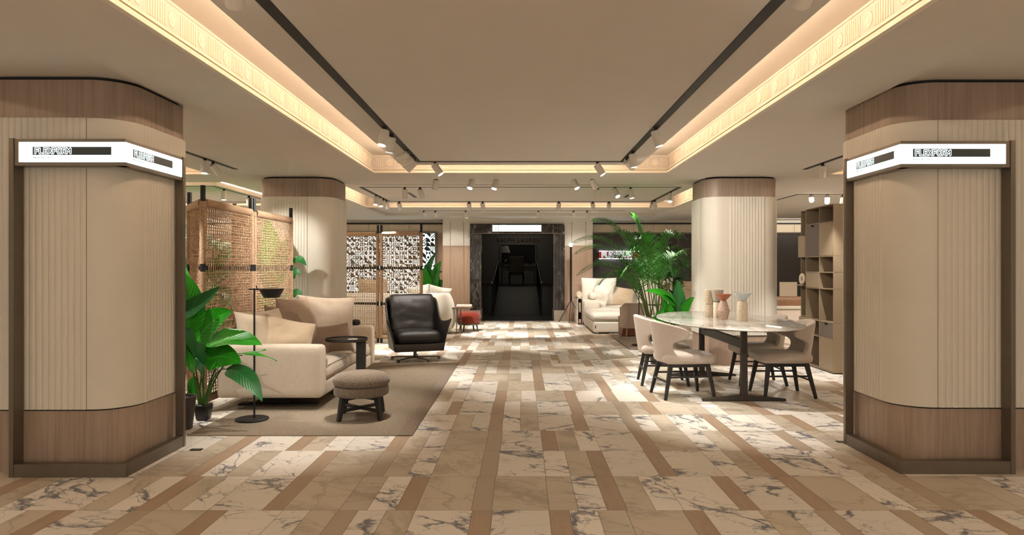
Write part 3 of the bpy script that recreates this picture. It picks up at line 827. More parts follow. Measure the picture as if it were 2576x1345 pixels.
def extrude_outline(mb, pts, z0, z1, m=0):
    n = len(pts); vs = [(p.x, p.y, z0) for p in pts]+[(p.x, p.y, z1) for p in pts]
    mb.add(vs, [(i,(i+1)%n,n+(i+1)%n,n+i) for i in range(n)]+[tuple(range(n-1,-1,-1)), tuple(range(n,2*n))], m)
def column(x0, x1, y0, y1, fl):
    r = .25; o = .014
    mb = MB(); extrude_outline(mb, outline(x0, x1, y0, y1, r, fl), .43, 2.43)
    root = mb.build('column', M_['cream'], smooth=35); tag(root, None, kind='structure')
    for z0, z1, nm in ((.0, .418, 'wood_base'), (2.43, 2.695, 'wood_band')):
        m = MB(); extrude_outline(m, outline(x0+o, x1-o, y0+o, y1-o, r), z0, z1); m.build(nm, M_['oak'], root, smooth=35)
    m = MB(); e = .035; extrude_outline(m, outline(x0+e, x1-e, y0+e, y1-e, r), .418, .43); extrude_outline(m, outline(x0+e, x1-e, y0+e, y1-e, r), 2.695, 2.72)
    m.build('shadow_gap', M_['track'], root)
    m = MB()        # fine joints between the cast panels
    for a, b in fl.get('seams', []): m.box(a-.0015, a+.0015, b-.0015, b+.0015, .43, 2.43)
    if m.v: m.build('panel_joint', M_['grout'], root)
    return root
# flutes are distances along each flat stretch (front runs left to right, right side front to back, left side back to front)
column(-3.84, -2.715, 4.68, 5.73, {'front': [(0, .615)], 'right': [(-.02, .55)], 'seams': [(-2.975, 4.680)]})
column(2.65, 3.775, 4.75, 5.80, {'front': [(.02, .625)], 'left': [(0, .55)], 'seams': [(2.905, 4.750)]})
column(-3.82, -2.705, 9.84, 10.85, {'front': [(0, .50)], 'right': [(.08, .51)], 'seams': [(-2.95-.12, 9.840)]})
column(2.665, 3.775, 9.84, 10.85, {'front': [(.10, .615)], 'left': [(0, .45)], 'seams': [(3.525, 9.840)]})
# ------------------------------------------------------------------ lit sign frames round the two near columns
STROKES = {'F': [[(0,0),(0,1),(.78,1)], [(0,.5),(.66,.5)]], 'L': [[(0,1),(0,0),(.74,0)]],
           'E': [[(.78,1),(0,1),(0,0),(.78,0)], [(0,.5),(.62,.5)]], 'X': [[(0,1),(.86,0)], [(0,0),(.86,1)]],
           'O': [[(.18,0),(0,.2),(0,.8),(.18,1),(.68,1),(.86,.8),(.86,.2),(.68,0),(.18,0)]],
           'R': [[(0,0),(0,1),(.62,1),(.8,.84),(.8,.62),(.62,.48),(0,.48)], [(.42,.48),(.82,0)]],
           'M': [[(0,0),(0,1),(.47,.42),(.94,1),(.94,0)]]}
def letters(word, O, r, nrm, width, height, m_out, m_in, parent):
    """outlined capitals: broad bright strokes with a dark core, built as raised flat strips"""
    r = Vector(r); nrm = Vector(nrm); up = Vector((0,0,1)); O = Vector(O)
    adv = {'X': 1.22, 'O': 1.26, 'M': 1.30}; tot = sum(adv.get(c, 1.14) for c in word)-.34
    k = width/tot; out = MB(); inn = MB()
    def strip(mb, pts, th, d):
        for (a, b) in zip(pts, pts[1:]):
            a, b = Vector((a[0]*k, a[1]*height)), Vector((b[0]*k, b[1]*height)); t = (b-a).normalized(); q = Vector((-t.y, t.x))*th/2
            poly = []
            for i in range(5): an = PI/2-PI*i/4; poly.append(b+t*math.cos(an)*th/2+q*math.sin(an))
            for i in range(5): an = -PI/2+PI*i/4; poly.append(a-t*math.cos(an)*th/2+q*math.sin(an))
            mb.prism([O+r*p.x+up*p.y for p in poly], nrm*d)
    x = 0
    for c in word:
        for s in STROKES[c]:
            pts = [(p[0]+x, p[1]) for p in s]
            strip(out, pts, height*.40, .0012); strip(inn, pts, height*.17, .0020)
        x += adv.get(c, 1.14)
    return out.build('letter_outline', m_out, parent), inn.build('letter_core', m_in, parent)
def sign_frame(xc, yc, d, label):
    """bronze frame standing round a column corner; a lit box on top turns the corner"""
    t = thing('sign_frame', label, 'sign', (xc, yc, 0))
    L, D, zt, zb = .75, .78, 2.265, 2.085
    X = lambda a, b: tuple(sorted((d*a, d*b)))
    m = MB(); m.box(*X(0, L), 0, .055, 0, .088).build('base_rail', M_['bronze'], t, bevel=.002)
    m = MB(); m.box(*X(0, .055), .056, D, 0, .088).build('base_rail', M_['bronze'], t, bevel=.002)
    m = MB(); m.box(*X(L, L+.032), -.002, .095, 0, zt+.004).build('post', M_['bronze'], t, bevel=.002)
    m = MB(); m.box(*X(-.003, .062), D, D+.035, 0, zt+.004).build('post', M_['bronze'], t, bevel=.002)
    # housing of the light box
    h = MB(); h.box(*X(.004, L), .006, .075, zb, zt); h.box(*X(.006, .075), .01, D, zb, zt)
    hs = h.build('light_box', M_['bronze'], t)
    f = MB(); z0, z1 = zb+.024, zt-.022
    f.box(*X(0, L-.035), -.001, .006, z0, z1); f.box(*X(-.001, .006), .0, D-.02, z0, z1)
    f.build('sign_face', M_['sign'], hs)
    for fx in (0, 1):
        w = .525; lw = .262; hz = .027; zc = 2.183
        if fx == 0:
            a0, r, nrm = ((-.62, 0) if d < 0 else (.083, 0)), (1,0,0), (0,-1,0); O = Vector((a0[0], -.001, zc))
        elif d < 0: O = Vector((.001, .085, zc)); r, nrm = (0,1,0), (1,0,0)
        else: O = Vector((-.001, .605, zc)); r, nrm = (0,-1,0), (-1,0,0)
        r, nrm = Vector(r), Vector(nrm)
        b = MB(); p = [O+Vector((0,0,-hz)), O+r*w+Vector((0,0,-hz)), O+r*w+Vector((0,0,hz)), O+Vector((0,0,hz))]
        b.prism(p, nrm*.0018); b.build('logo_panel', M_['signdark'], hs)
        letters('FLEXFORM', O+r*.018+Vector((0,0,-.0165))+nrm*.0018, r, nrm, lw-.026, .033, M_['signdim'], M_['signdark'], hs)
        text('MADE IN ITALY', .0175, M_['signgrey'], basis(O+Vector((0,0,-.045))+nrm*.0012, r, (0,0,1)), hs, 'small_print', ext=.0004, spacing=1.1)
    dl = bpy.data.lights.new('sign_glow', 'AREA'); dl.shape = 'RECTANGLE'; dl.size = .5; dl.size_y = .03; dl.energy = .0
    bpy.data.lights.remove(dl)
    return t
sign_frame(-2.64, 4.565, -1, 'bronze sign frame with lit white box around the left near column')
sign_frame(2.585, 4.64, 1, 'bronze sign frame with lit white box around the right near column')

# ------------------------------------------------------------------ rugs
def rug(x0, x1, y0, y1):
    t = thing('rug', 'beige and brown woven rug with plain border under the linen sofa', 'rug', ((x0+x1)/2, (y0+y1)/2, 0))
    a, b = (x1-x0)/2, (y1-y0)/2
    MB().rbox((0,0,.005), (2*a-.12,2*b,.010), .004, 4).build('woven_field', M_['rug'], t)
    m = MB(); m.box(a-.12, a, -b, b, 0.0005, .011); m.build('border', M_['rugedge'], t, bevel=.003)
    return t
rug(-2.84, -.90, 5.69, 10.02)
o = MB().rbox((0,0,.009), (2.6,2.75,.018), .008, 6).build('rug', M_['rugpale'], smooth=60); o.location = (3.17, 13.08, 0)
tag(o, 'pale plain rug under the small taupe chair and thin black stand', 'rug')

# ------------------------------------------------------------------ linen sofa on the left, facing the aisle
def sofa_left():
    x0, x1, y0, y1 = -2.97, -1.94, 6.66, 9.10
    cx, cy = (x0+x1)/2, (y0+y1)/2; t = thing('sofa', 'beige linen sofa with broad arms on the woven rug by the rope screen', 'sofa', (cx, cy, 0))
    w, l = x1-x0, y1-y0; ar = .17
    for s in (-1, 1):
        MB().rbox((0, s*(l/2-ar/2), .385), (w, ar, .515), .035, 10, crown=.006, belly=.008).build('arm', M_['linen'], t, smooth=70)
    MB().rbox((.0,0,.195), (w-.03, l-2*ar+.01, .14), .02, 6).build('seat_base', M_['linen'], t, smooth=60)
    MB().rbox((-w/2+.11,0,.45), (.20, l-2*ar+.01, .42), .05, 8).build('backrest', M_['linen'], t, smooth=70)
    cl = (l-2*ar)/2-.004
    for s in (-1, 1):
        c = MB(); c.rbox((.105, s*(cl/2+.002), .335), (.80, cl, .15), .06, 12, crown=.045, wr=.006, seed=s*3.1)
        sc = c.build('seat_cushion', M_['linen'], t, smooth=80)
        p = MB(); a = cl/2-.03; yy = s*(cl/2+.002)
        p.tube([(.105-.37,yy-a,.418),(.105+.36,yy-a,.413),(.105+.385,yy-a+.03,.412),(.105+.385,yy+a-.03,.412),(.105+.36,yy+a,.413),(.105-.37,yy+a,.418)], .005, 6)
        p.build('piping', M_['linen'], sc, smooth=60)
    for s in (-1, 1):
        y = s*(l/2-.34)
        b = MB(); b.bar((-.42, y, .012), (.38, y, .012), .10, .022); b.bar((-.05, y, .02), (-.05, y, .13), .30, .05); b.build('sled_foot', M_['black'], t, bevel=.004)
    MB().box(w/2-.01, w/2+.001, -l/2+ar+.001, -l/2+ar+.045, .40, .49).build('tag', M_['chairtaupe'], t)
    return t
sofa_left()
def cushion(name, label, cat, mat, loc, rot, w, h, d, seed, wr=.012, sag=0, group=None, pinch=.085):
    o = MB().pillow(w, h, d, seed, wr, sag=sag, pinch=pinch).build(name, M_[mat], smooth=180)
    o.location = loc; o.rotation_euler = rot
    e = []; K = 14                       # sewn edge
    for (a, b) in (((-1,-1),(1,-1)), ((1,-1),(1,1)), ((1,1),(-1,1)), ((-1,1),(-1,-1))):
        for k in range(K):
            u, v = a[0]+(b[0]-a[0])*k/K, a[1]+(b[1]-a[1])*k/K
            e.append((w/2*u*(1-pinch*(1-v*v)), 0, h/2*v*(1-pinch*(1-u*u))-sag*(1-u*u)*(.5+.5*v)))
    MB().tube(e+[e[0]], .0045, 6, cap=False).build('piping', M_[mat], o, smooth=60)
    return tag(o, label, cat, group)
G = 'cushions on the linen sofa'
# pillow local frame: width x, height z, thickness y
def lean(yaw, tilt, roll=0): return (Matrix.Rotation(R(yaw), 4, 'Z') @ Matrix.Rotation(R(tilt), 4, 'X') @ Matrix.Rotation(R(roll), 4, 'Y')).to_euler()
cushion('cushion', 'pale cream back cushion at the near end of the linen sofa', 'cushion', 'linen_light', (-2.66, 7.06, .665), lean(72, -13), .68, .62, .38, 1.0, .014, group=G)
cushion('cushion', 'tan throw pillow with a raised corner in front of the cream cushion', 'cushion', 'linen_tan', (-2.40, 7.03, .64), lean(34, -20, 15), .52, .50, .34, 4.0, .016, group=G)
cushion('cushion', 'small crumpled dark pillow behind the tan throw pillow', 'cushion', 'linen_brown', (-2.62, 7.56, .75), lean(62, -20, 14), .50, .42, .22, 9.0, .026, group=G)
cushion('cushion', 'brown back cushion standing behind the tan pillow in the sofa middle', 'cushion', 'linen_taupe', (-2.58, 7.90, .72), lean(76, -12), .64, .70, .36, 12.0, .016, group=G)
cushion('cushion', 'large taupe square cushion leaning against the far arm of the sofa', 'cushion', 'linen_mid', (-2.40, 8.42, .72), lean(24, -19, 4), .70, .70, .30, 17.0, .016, group=G)
cushion('cushion', 'small dark taupe pillow lying against the large taupe square cushion', 'cushion', 'linen_brown', (-2.26, 8.06, .545), lean(28, -36, -5), .54, .42, .19, 22.0, .013, group=G)

# black tray table
def tray_table():
    t = thing('side_table', 'round black tray table with one flat leg standing over the sofa seat', 'table', (-1.95, 7.66, 0))
    MB().lathe([(0,.585),(.225,.585),(.232,.592),(.232,.617),(.224,.617),(.222,.603),(0,.601)], 48).build('tray', M_['blackwood'], t, smooth=40)
    MB().box(.11, .215, -.02, .02, .012, .586).build('leg', M_['blackwood'], t, bevel=.004)
    MB().box(-.14, .235, -.13, .13, .0115, .022).build('base_plate', M_['black'], t, bevel=.003)
    o = MB().lathe([(0,0),(.052,0),(.056,.006),(.05,.012),(0,.011)], 20).build('coaster', M_['silver'], smooth=40)
    o.location = (-1.868, 7.60, .603); tag(o, 'small white patterned coaster lying on the black tray table', 'coaster')
tray_table()
def ottoman():
    t = thing('ottoman', 'round brown boucle ottoman on black crossed wooden legs on the rug', 'ottoman', (-1.485, 6.38, 0.0105), R(8))
    MB().lathe([(0,.300),(.225,.300),(.252,.312),(.263,.338),(.258,.368),(.235,.400),(.17,.419),(.08,.424),(0,.425)], 48).build('seat_cushion', M_['boucle'], t, smooth=60)
    MB().lathe([(0,.212),(.236,.212),(.25,.220),(.253,.245),(.25,.286),(.238,.298),(0,.299)], 48).build('seat_base', M_['boucle'], t, smooth=60)
    for sx in (-1, 1):
        for sy in (-1, 1):
            MB().bar((sx*.150, sy*.150, .215), (sx*.185, sy*.185, 0), .062, .034, w2=.036, h2=.030, up=(sy,sx*-1,0)).build('leg', M_['blackwood'], t, bevel=.004)
    for a in (1, -1):
        MB().bar((-.165, -.165*a, .085+(a > 0)*.004), (.165, .165*a, .085+(a > 0)*.004), .028, .028).build('stretcher', M_['blackwood'], t, bevel=.003)
        MB().bar((-.155, -.155*a, .195), (.155, .155*a, .195), .045, .03).build('cross_rail', M_['blackwood'], t)
ottoman()
def reading_lamp():
    t = thing('floor_lamp', 'slender black reading lamp with bowl shade in front of the sofa arm', 'lamp', (-2.46, 6.26, .0105))
    MB().lathe([(0,0),(.143,0),(.146,.004),(.146,.012),(.141,.016),(0,.016)], 48).build('base', M_['black'], t, smooth=40)
    MB().tube([(.02,0,.01),(.02,0,1.205)], .0085, 12).build('pole', M_['black'], t, smooth=60)
    m = MB(); m.tube([(-.03,0,1.195),(.10,0,1.195)], .007, 8); m.tube([(.045,0,1.19),(.038,-.0,1.232)], .005, 8); m.build('arm', M_['black'], t, smooth=60)
    MB().lathe([(0,1.118),(.062,1.118),(.070,1.122),(.112,1.198),(.110,1.202),(0,1.200)], 36, (.178,0,0)).build('lamp_shade', M_['black'], t, smooth=40)
reading_lamp()

# ------------------------------------------------------------------ black leather lounge chair
def lounge_chair():
    t = thing('lounge_chair', 'black leather swivel lounge chair at the far edge of the woven rug', 'chair', (-1.60, 10.40, 0), R(20))
    hw, yf, yb = .385, -.34, .36
    path = []      # plan of the shell from front left round the back to front right, with top and bottom heights
    n = 44
    for i in range(n+1):
        s = -1+2*i/n; a = abs(s); sg = 1 if s > 0 else -1
        if a > .52:
            q = (a-.52)/.48; x = sg*hw; y = yb-.14+(yf-yb+.14)*q
            top = .60+.33*max(0, 1-q/.42)**1.7+.055*max(0, (q-.55)/.45)**2
            fl = .02+.085*max(0, (q-.35)/.65)**1.5
            topx = sg*fl; topy = .10*(1-q)**1.5
        else:
            an = min(1, max(0, (a-.34)/.18)); x = sg*((a/.34)*(hw-.16) if a < .34 else (hw-.16)+.16*math.sin(an*PI/2)); y = yb if a < .34 else yb-.14*(1-math.cos(an*PI/2))
            top = .965-.035*an; topx = 0.02*sg*an; topy = .16-.06*an
        path.append((x, y, top, topx, topy))
    K = 10
    def fn(i, j):
        x, y, top, tx, ty = path[i]; v = j/K; z = .17+(top-.17)*v
        return (x*(.93+.07*min(1, v*2))+tx*v**2.2, y+ty*v**1.6*(top-.17)/.8, z)
    MB().grid(fn, n+1, K+1).build('shell', M_['saddle'], t, smooth=70, solid=.028, sub=1)
    m = MB(); m.rbox((0,yf+.012,.225), (2*hw*.96,.026,.115), .008, 4); m.build('front_apron', M_['saddle'], t, smooth=60)
    MB().rbox((0,.0,.185), (2*hw*.9,.64,.03), .01, 4).build('seat_pan', M_['saddle'], t, smooth=60)
    MB().rbox((0,-.045,.365), (.66,.62,.165), .06, 14, crown=.03, wr=.006, seed=5, belly=.01).build('seat_cushion', M_['leather'], t, smooth=80)
    b = MB(); b.rbox((0,0,.30), (.70,.16,.63), .055, 18, wr=.007, seed=8, belly=.0)
    for i, p in enumerate(b.v):          # horizontal creases of soft leather
        x, y, z = p
        if y < 0:
            env = max(0, 1-(x/.35)**2)*max(0, 1-((z-.30)/.31)**2)
            y -= env*(.016*(1-2.4*abs(noise.noise(Vector((x*2.6+3, 1.7, z*7+2.2*x*x)))))+.006*noise.noise(Vector((x*8, 4.1, z*22))))+.03*max(0,1-((z-.42)/.2)**2)
        b.v[i] = (x*(1-.03*z), y, z)
    b.xform(Matrix.Translation((0,.185,.40)) @ Matrix.Rotation(R(-17), 4, 'X'))
    b.build('back_cushion', M_['leather'], t, smooth=80)
    MB().tube([(0,.02,.03),(0,.02,.18)], .026, 14).build('stem', M_['bronze'], t, smooth=50)
    for k in range(5):
        a = R(-70+72*k); ca, sa = math.cos(a), math.sin(a)
        f = MB(); f.bar((.01*ca,.02+.01*sa,.052), (.39*ca,.02+.39*sa,.036), .042, .026, w2=.036, h2=.018); f.bar((.355*ca,.02+.355*sa,.014), (.39*ca,.02+.39*sa,.014), .036, .028)
        f.build('foot', M_['bronze'], t, bevel=.002)
lounge_chair()
o = MB().lathe([(0,0),(.04,0),(.062,.02),(.066,.045),(.052,.072),(.025,.080),(0,.074)], 28).build('vase', M_['gloss_black'], smooth=70)
o.location = (-2.18, 9.02, .644); tag(o, 'glossy black rounded pot on the far arm of the linen sofa', 'vase')

# ------------------------------------------------------------------ woven rope folding screens
def rope_panel(L, zb, zt, seed, nv):
    """net of wobbling ropes, L wide, in the plane y=0"""
    rng = random.Random(seed); mb = MB(); e = .035
    sp = (L-2*e)/nv
    for i in range(nv+1):
        x = e+sp*i; ph = rng.random()*9
        pts = []
        for k in range(31):
            z = zb+(zt-zb)*k/30
            pts.append((min(L-.012, max(.012, x+.006*noise.noise(Vector((ph, z*3, seed))))), .0025*(-1)**k, z))
        mb.tube(pts, .0056, 5, cap=False)
    nh = int((zt-zb)/.0295)
    for j in range(nh+1):
        z = zb+(zt-zb)*j/nh
        if min(abs(z-.735), abs(z-1.402)) < .034: continue
        pts = []; ph = rng.random()*9; dz = rng.uniform(-.005, .005)
        for k in range(2*nv+1):
            x = e+(L-2*e)*k/(2*nv)
            pts.append((x, .004*math.cos(PI*k/2+j*PI) if k % 2 == 0 else .0, min(zt, max(zb, z+dz+.007*noise.noise(Vector((x*2.2, ph, seed)))))))
        pts = [(0.0, 0, pts[0][2])]+pts+[(L, 0, pts[-1][2])]
        mb.tube(pts, .0048, 4, cap=False)
    return mb
def screen(label, pts, seed, ztop=2.2, share=False):
    o = Vector((pts[0][0][0], pts[0][0][1], 0))
    t = thing('folding_screen', label, 'screen', o)
    for k, (a, b) in enumerate(pts):
        a = Vector((*a, 0))-o; b = Vector((*b, 0))-o; d = b-a; L = d.length; ang = math.atan2(d.y, d.x)
        M = Matrix.Translation(a) @ Matrix.Rotation(ang, 4, 'Z')
        w = rope_panel(L, .13, ztop-.19, seed+k*3.7, max(12, round(L/.051)))
        w.xform(M); w.build('rope_weave', M_['rope'], t, smooth=60, recalc=False)
        for x in ((L,) if share and k == 1 else (.0, L)):
            p = MB(); p.tube([M @ Vector((x,0,.008)), M @ Vector((x,0,ztop))], .024, 12); pl = p.build('post', M_['black'], t, smooth=50)
            q = MB()
            for z0, z1 in ((.10, .70), (.775, 1.365), (1.44, ztop-.155)): q.tube([M @ Vector((x,0,z0)), M @ Vector((x,0,z1))], .030, 12)
            q.build('rope_wrapping', M_['wrap'], pl, smooth=60)
        for z, nm, r, mt in ((ztop-.165, 'top_roll', .042, 'wrap'), (.12, 'bottom_roll', .035, 'wrap')):
            q = MB(); q.tube([M @ Vector((.03,0,z)), M @ Vector((L-.03,0,z))], r, 12); q.build(nm, M_[mt], t, smooth=60)
        for z in (.735, 1.402):
            q = MB(); q.tube([M @ Vector((.02,.030,z)), M @ Vector((L-.02,.030,z))], .025, 10); q.build('rail', M_['black'], t, smooth=60)
    return t
def coupling(loc, r=.034):
    pass
GS = 'woven rope folding screens'
screen('tall woven rope folding screen with black posts behind the linen sofa', [((-3.50, 7.22), (-3.07, 6.60)), ((-3.07, 6.60), (-3.07, 7.78)), ((-3.07, 7.86), (-3.06, 9.10))], 3, share=True)
screen('second woven rope screen partly hidden behind the sofa screen', [((-3.56, 8.50), (-3.13, 7.92))], 31)
screen('woven rope folding screen in front of the patterned light panel', [((-3.50, 12.95), (-2.66, 12.74)), ((-2.59, 12.72), (-1.80, 12.40))], 57)
# ------------------------------------------------------------------ dining table, chairs and vases
TZ = .80; TC = (2.40, 8.03)
def dining_table():
    t = thing('dining_table', 'oval marble dining table on a black metal trestle base', 'table', (TC[0], TC[1], 0))
    a, b = .745, 1.47
    MB().lathe([(0,TZ-.030),(.90,TZ-.030),(.985,TZ-.016),(1.0,TZ-.010),(1.0,TZ-.004),(.994,TZ),(0,TZ)], 96, sx=a, sy=b).build('tabletop', M_['marbletop'], t, smooth=30)
    for s in (-1, 1):
        y = s*.835-.0; x = -.045
        m = MB(); m.bar((x, y, .03), (x, y, TZ-.05), .072, .05, w2=.062); m.build('leg', M_['tablemetal'], t, bevel=.004)
        f = MB()
        for d in (-1, 1): f.bar((x, y, .036), (x+d*.44, y, .014), .062, .068, w2=.05, h2=.026, up=(0,0,1))
        f.build('foot', M_['tablemetal'], t, bevel=.004)
        g = MB()
        for d in (-1, 1): g.bar((x, y, TZ-.05), (x+d*.42, y, TZ-.042), .06, .036, w2=.05, h2=.020)
        g.build('top_bracket', M_['tablemetal'], t, bevel=.003)
    m = MB(); m.bar((-.045, -.81, .60), (-.045, .81, .60), .045, .10); m.build('cross_beam', M_['tablemetal'], t, bevel=.006)
    m = MB(); m.box(-.10, .03, -.9, .9, TZ-.046, TZ-.031); m.build('top_rail', M_['black'], t)
dining_table()
def dining_chair(label):
    t = thing('dining_chair', label, 'chair', (0,0,0), 0, 'dining chairs round the marble table')
    m = MB(); m.rbox((.025, 0, .425), (.56, .52, .10), .04, 12, crown=.012, belly=.01)
    for i, p in enumerate(m.v):
        x, y, z = p; k = max(0, (x-.05)/.255); c = max(0, (-x-.02)/.24)
        y *= 1-.16*k**3; y *= 1-.22*c**2; x += .02*(1-(y/.26)**2)*(1 if x > .2 else 0); m.v[i] = (x, y, z)
    m.build('seat', M_['chair'], t, smooth=70)
    zs = [.385,.42,.455,.485,.515,.55,.59,.63,.66,.685,.71,.74,.78,.81,.83]
    um = [.80,.84,.80,.70,.625,.585,.575,.60,.66,.80,.93,.99,1.0,.97,.90]
    NU = 28
    def fn(i, j):
        u = -1+2*i/(NU-1); z = zs[j]; th = R(92)*u*um[j]; f = (z-.385)/.445
        rx, ry = .255+.045*f, .235+.04*f
        top = .035*(1-abs(u)**1.5)*f**3
        x = -.0-rx*math.cos(th)*(1 if abs(th) < PI/2 else 1); y = ry*math.sin(th)
        x -= .02*f
        return (x, y, .385+(z-.385)*.935-.046*abs(u)**2*f+top)
    MB().grid(fn, NU, len(zs)).build('backrest', M_['chair'], t, smooth=180, solid=.05, sub=2)
    for sx in (-1, 1):
        for sy in (-1, 1):
            l = MB(); l.bar((sx*.205+.02, sy*.175, .376), (sx*.275+.01, sy*.235, 0), .048, .040, w2=.031, h2=.029, up=(0,1,0)); l.build('leg', M_['blackwood'], t, bevel=.005)
    for sy in (-1, 1):
        MB().bar((-.19, sy*.175, .358), (.23, sy*.175, .358), .032, .042).build('seat_rail', M_['blackwood'], t, bevel=.005)
        MB().bar((-.225, sy*.196, .235), (.255, sy*.196, .235), .016, .018).build('stretcher', M_['blackwood'], t)
    for sx in (-1, 1): MB().bar((sx*.2+.02, -.175, .360), (sx*.2+.02, .175, .360), .030, .036).build('seat_rail', M_['blackwood'], t)
    MB().bar((-.238, -.205, .185), (-.238, .205, .185), .016, .018).build('stretcher', M_['blackwood'], t)
    return t
c1 = dining_chair('beige dining chair at the near left of the marble table, back towards the aisle')
c1.location = (1.765, 7.49, 0); c1.rotation_euler = (0, 0, R(8))
dup(c1, (1.725, 8.33, 0), R(-4), 'beige dining chair behind the near left one, its back towards the aisle')
dup(c1, (2.90, 7.545, 0), R(181), 'beige dining chair at the near right of the marble table, facing the aisle')
dup(c1, (2.90, 8.32, 0), R(178), 'beige dining chair at the far right of the table near the wooden column base')

def vase(label, loc, pieces):
    t = thing('vase', label, 'vase', loc)
    for nm, prof, mt in pieces: MB().lathe(prof, 36).build(nm, M_[mt], t, smooth=40)
vase('tall speckled sand vase of two stacked cylinders, leftmost on the marble table', (2.32, 8.375, TZ),
     [('lower_body', [(0,0),(.054,0),(.057,.004),(.056,.148),(.05,.153),(.04,.155),(0,.155)], 'vase_sand'),
      ('upper_body', [(.034,.155),(.045,.160),(.057,.190),(.056,.335),(.052,.338),(.048,.330),(.046,.2),(0,.19)], 'vase_sand')])
vase('grey vase with a flared top behind the rust funnel vase', (2.372, 8.22, TZ),
     [('lower_body', [(0,0),(.046,0),(.048,.004),(.048,.185),(.044,.19),(0,.19)], 'vase_cream'),
      ('flared_top', [(.022,.19),(.045,.205),(.06,.26),(.075,.336),(.071,.338),(.05,.25),(0,.24)], 'vase_grey')])
vase('pinkish diamond shaped vase with a rust coloured funnel top', (2.376, 7.985, TZ),
     [('body', [(0,0),(.042,0),(.046,.004),(.073,.098),(.074,.106),(.070,.114),(.036,.218),(.031,.222),(0,.222)], 'vase_pink'),
      ('funnel', [(.026,.222),(.034,.226),(.094,.292),(.092,.296),(.086,.292),(.03,.235),(0,.232)], 'vase_rust')])
vase('cream cylinder vase with a pale blue funnel top, rightmost on the marble table', (2.537, 7.80, TZ),
     [('body', [(0,0),(.056,0),(.059,.004),(.058,.19),(.055,.212),(.04,.222),(0,.223)], 'vase_cream'),
      ('funnel', [(.028,.222),(.04,.232),(.094,.304),(.096,.318),(.091,.318),(.04,.245),(0,.24)], 'vase_blue')])

# ------------------------------------------------------------------ bronze bookcase on the right
def bookcase():
    X, Y0, Y1, Y2 = 4.128, 9.0, 9.43, 9.87; dp = .40; th = .012; Y3 = 10.12
    zs = [.02, .456, .672, 1.12, 1.343, 1.56, 2.018, 2.244]
    t = thing('bookcase', 'tall bronze bookcase of open and closed boxes beside the right near column', 'bookcase', (X, Y0, 0))
    c = MB()
    c.box(0, dp, 0, th, .02, zs[-1]+.006)                              # end panel is built from boxes below
    c = MB()
    for y in (Y1-Y0, Y2-Y0): c.box(0, dp, y-th/2, y+th/2, .02, zs[-1])
    c.box(.03, dp, Y3-Y0-th, Y3-Y0, .02, zs[-1]); c.box(dp-th, dp, 0, Y3-Y0, .02, zs[-1])
    for z in zs: c.box(0, dp-.001, 0, Y2-Y0, z-th/2, z+th/2)
    c.box(.03, dp, Y2-Y0, Y3-Y0, zs[-1]-th, zs[-1])
    for z in (.02, .70, 1.15): c.box(-.05 if z == 1.15 else .03, dp, Y2-Y0, Y3-Y0, z-th/2, z+th/2)
    c.build('carcass', M_['bookcase'], t, bevel=.001)
    for a, b in zip(zs, zs[1:]): MB().box(0, dp, -.002, th, a+.003, b-.003).build('side_panel', M_['bookcase'], t, bevel=.0015)
    MB().box(.03, dp-.02, .02, Y3-Y0-.02, 0, .02).build('plinth', M_['black'], t)
    g = .003
    def door(col, i, j=None):
        ya, yb = ((.012, Y1-Y0-.006), (Y1-Y0+.006, Y2-Y0-.006))[col]
        MB().box(-.002, .016, ya+g, yb-g, zs[i]+.006+g, zs[(j or i+1)]-.006-g).build('door', M_['bookcase'], t, bevel=.002)
    def drawer(col, i):
        ya, yb = ((.012, Y1-Y0-.006), (Y1-Y0+.006, Y2-Y0-.006))[col]; z0, z1 = zs[i]+.006+g, zs[i+1]-.010; yc = (ya+yb)/2
        m = MB(); m.box(.002, .02, ya+g, yc-.05, z0, z1); m.box(.002, .02, yc+.05, yb-g, z0, z1); m.box(.002, .02, yc-.05, yc+.05, z0, z1-.03); m.box(.02, dp-.03, ya+g, yb-g, z0, z1-.04)
        d = m.build('drawer', M_['taupebox'], t); MB().box(.0205, .03, yc-.05, yc+.05, z1-.04, z1-.0).build('grip_notch', M_['black'], d)
    door(0, 0); drawer(0, 1); door(0, 5)
    drawer(1, 5); door(1, 3)
    MB().box(-.012, .02, Y2-Y0+.008, Y3-Y0-.004, 1.56, 1.87).build('door', M_['bookcase'], t, bevel=.002)
    MB().box(.0, .02, Y2-Y0+.008, Y3-Y0-.004, .03, .69).build('door', M_['bookcase'], t, bevel=.002)
    # ring vase and dark vase
    m = MB(); ring = [(0, .062*math.cos(2*PI*k/24), .085+.062*math.sin(2*PI*k/24)) for k in range(25)]
    m.tube(ring, .024, 12, cap=False); o = m.build('vase', M_['vase_cream'], smooth=80, weld=True)
    o.location = (X+.005, 10.0, 1.1565); tag(o, 'white ring shaped vase on a shelf at the far end of the bookcase', 'vase')
    o = MB().lathe([(0,0),(.05,0),(.055,.01),(.052,.10),(.035,.15),(.03,.16),(0,.155)], 24).build('vase', M_['purple'], smooth=50)
    o.location = (X+.10, 9.09, 1.1265); tag(o, 'small dark purple vase in an open box of the bookcase', 'vase')
bookcase()

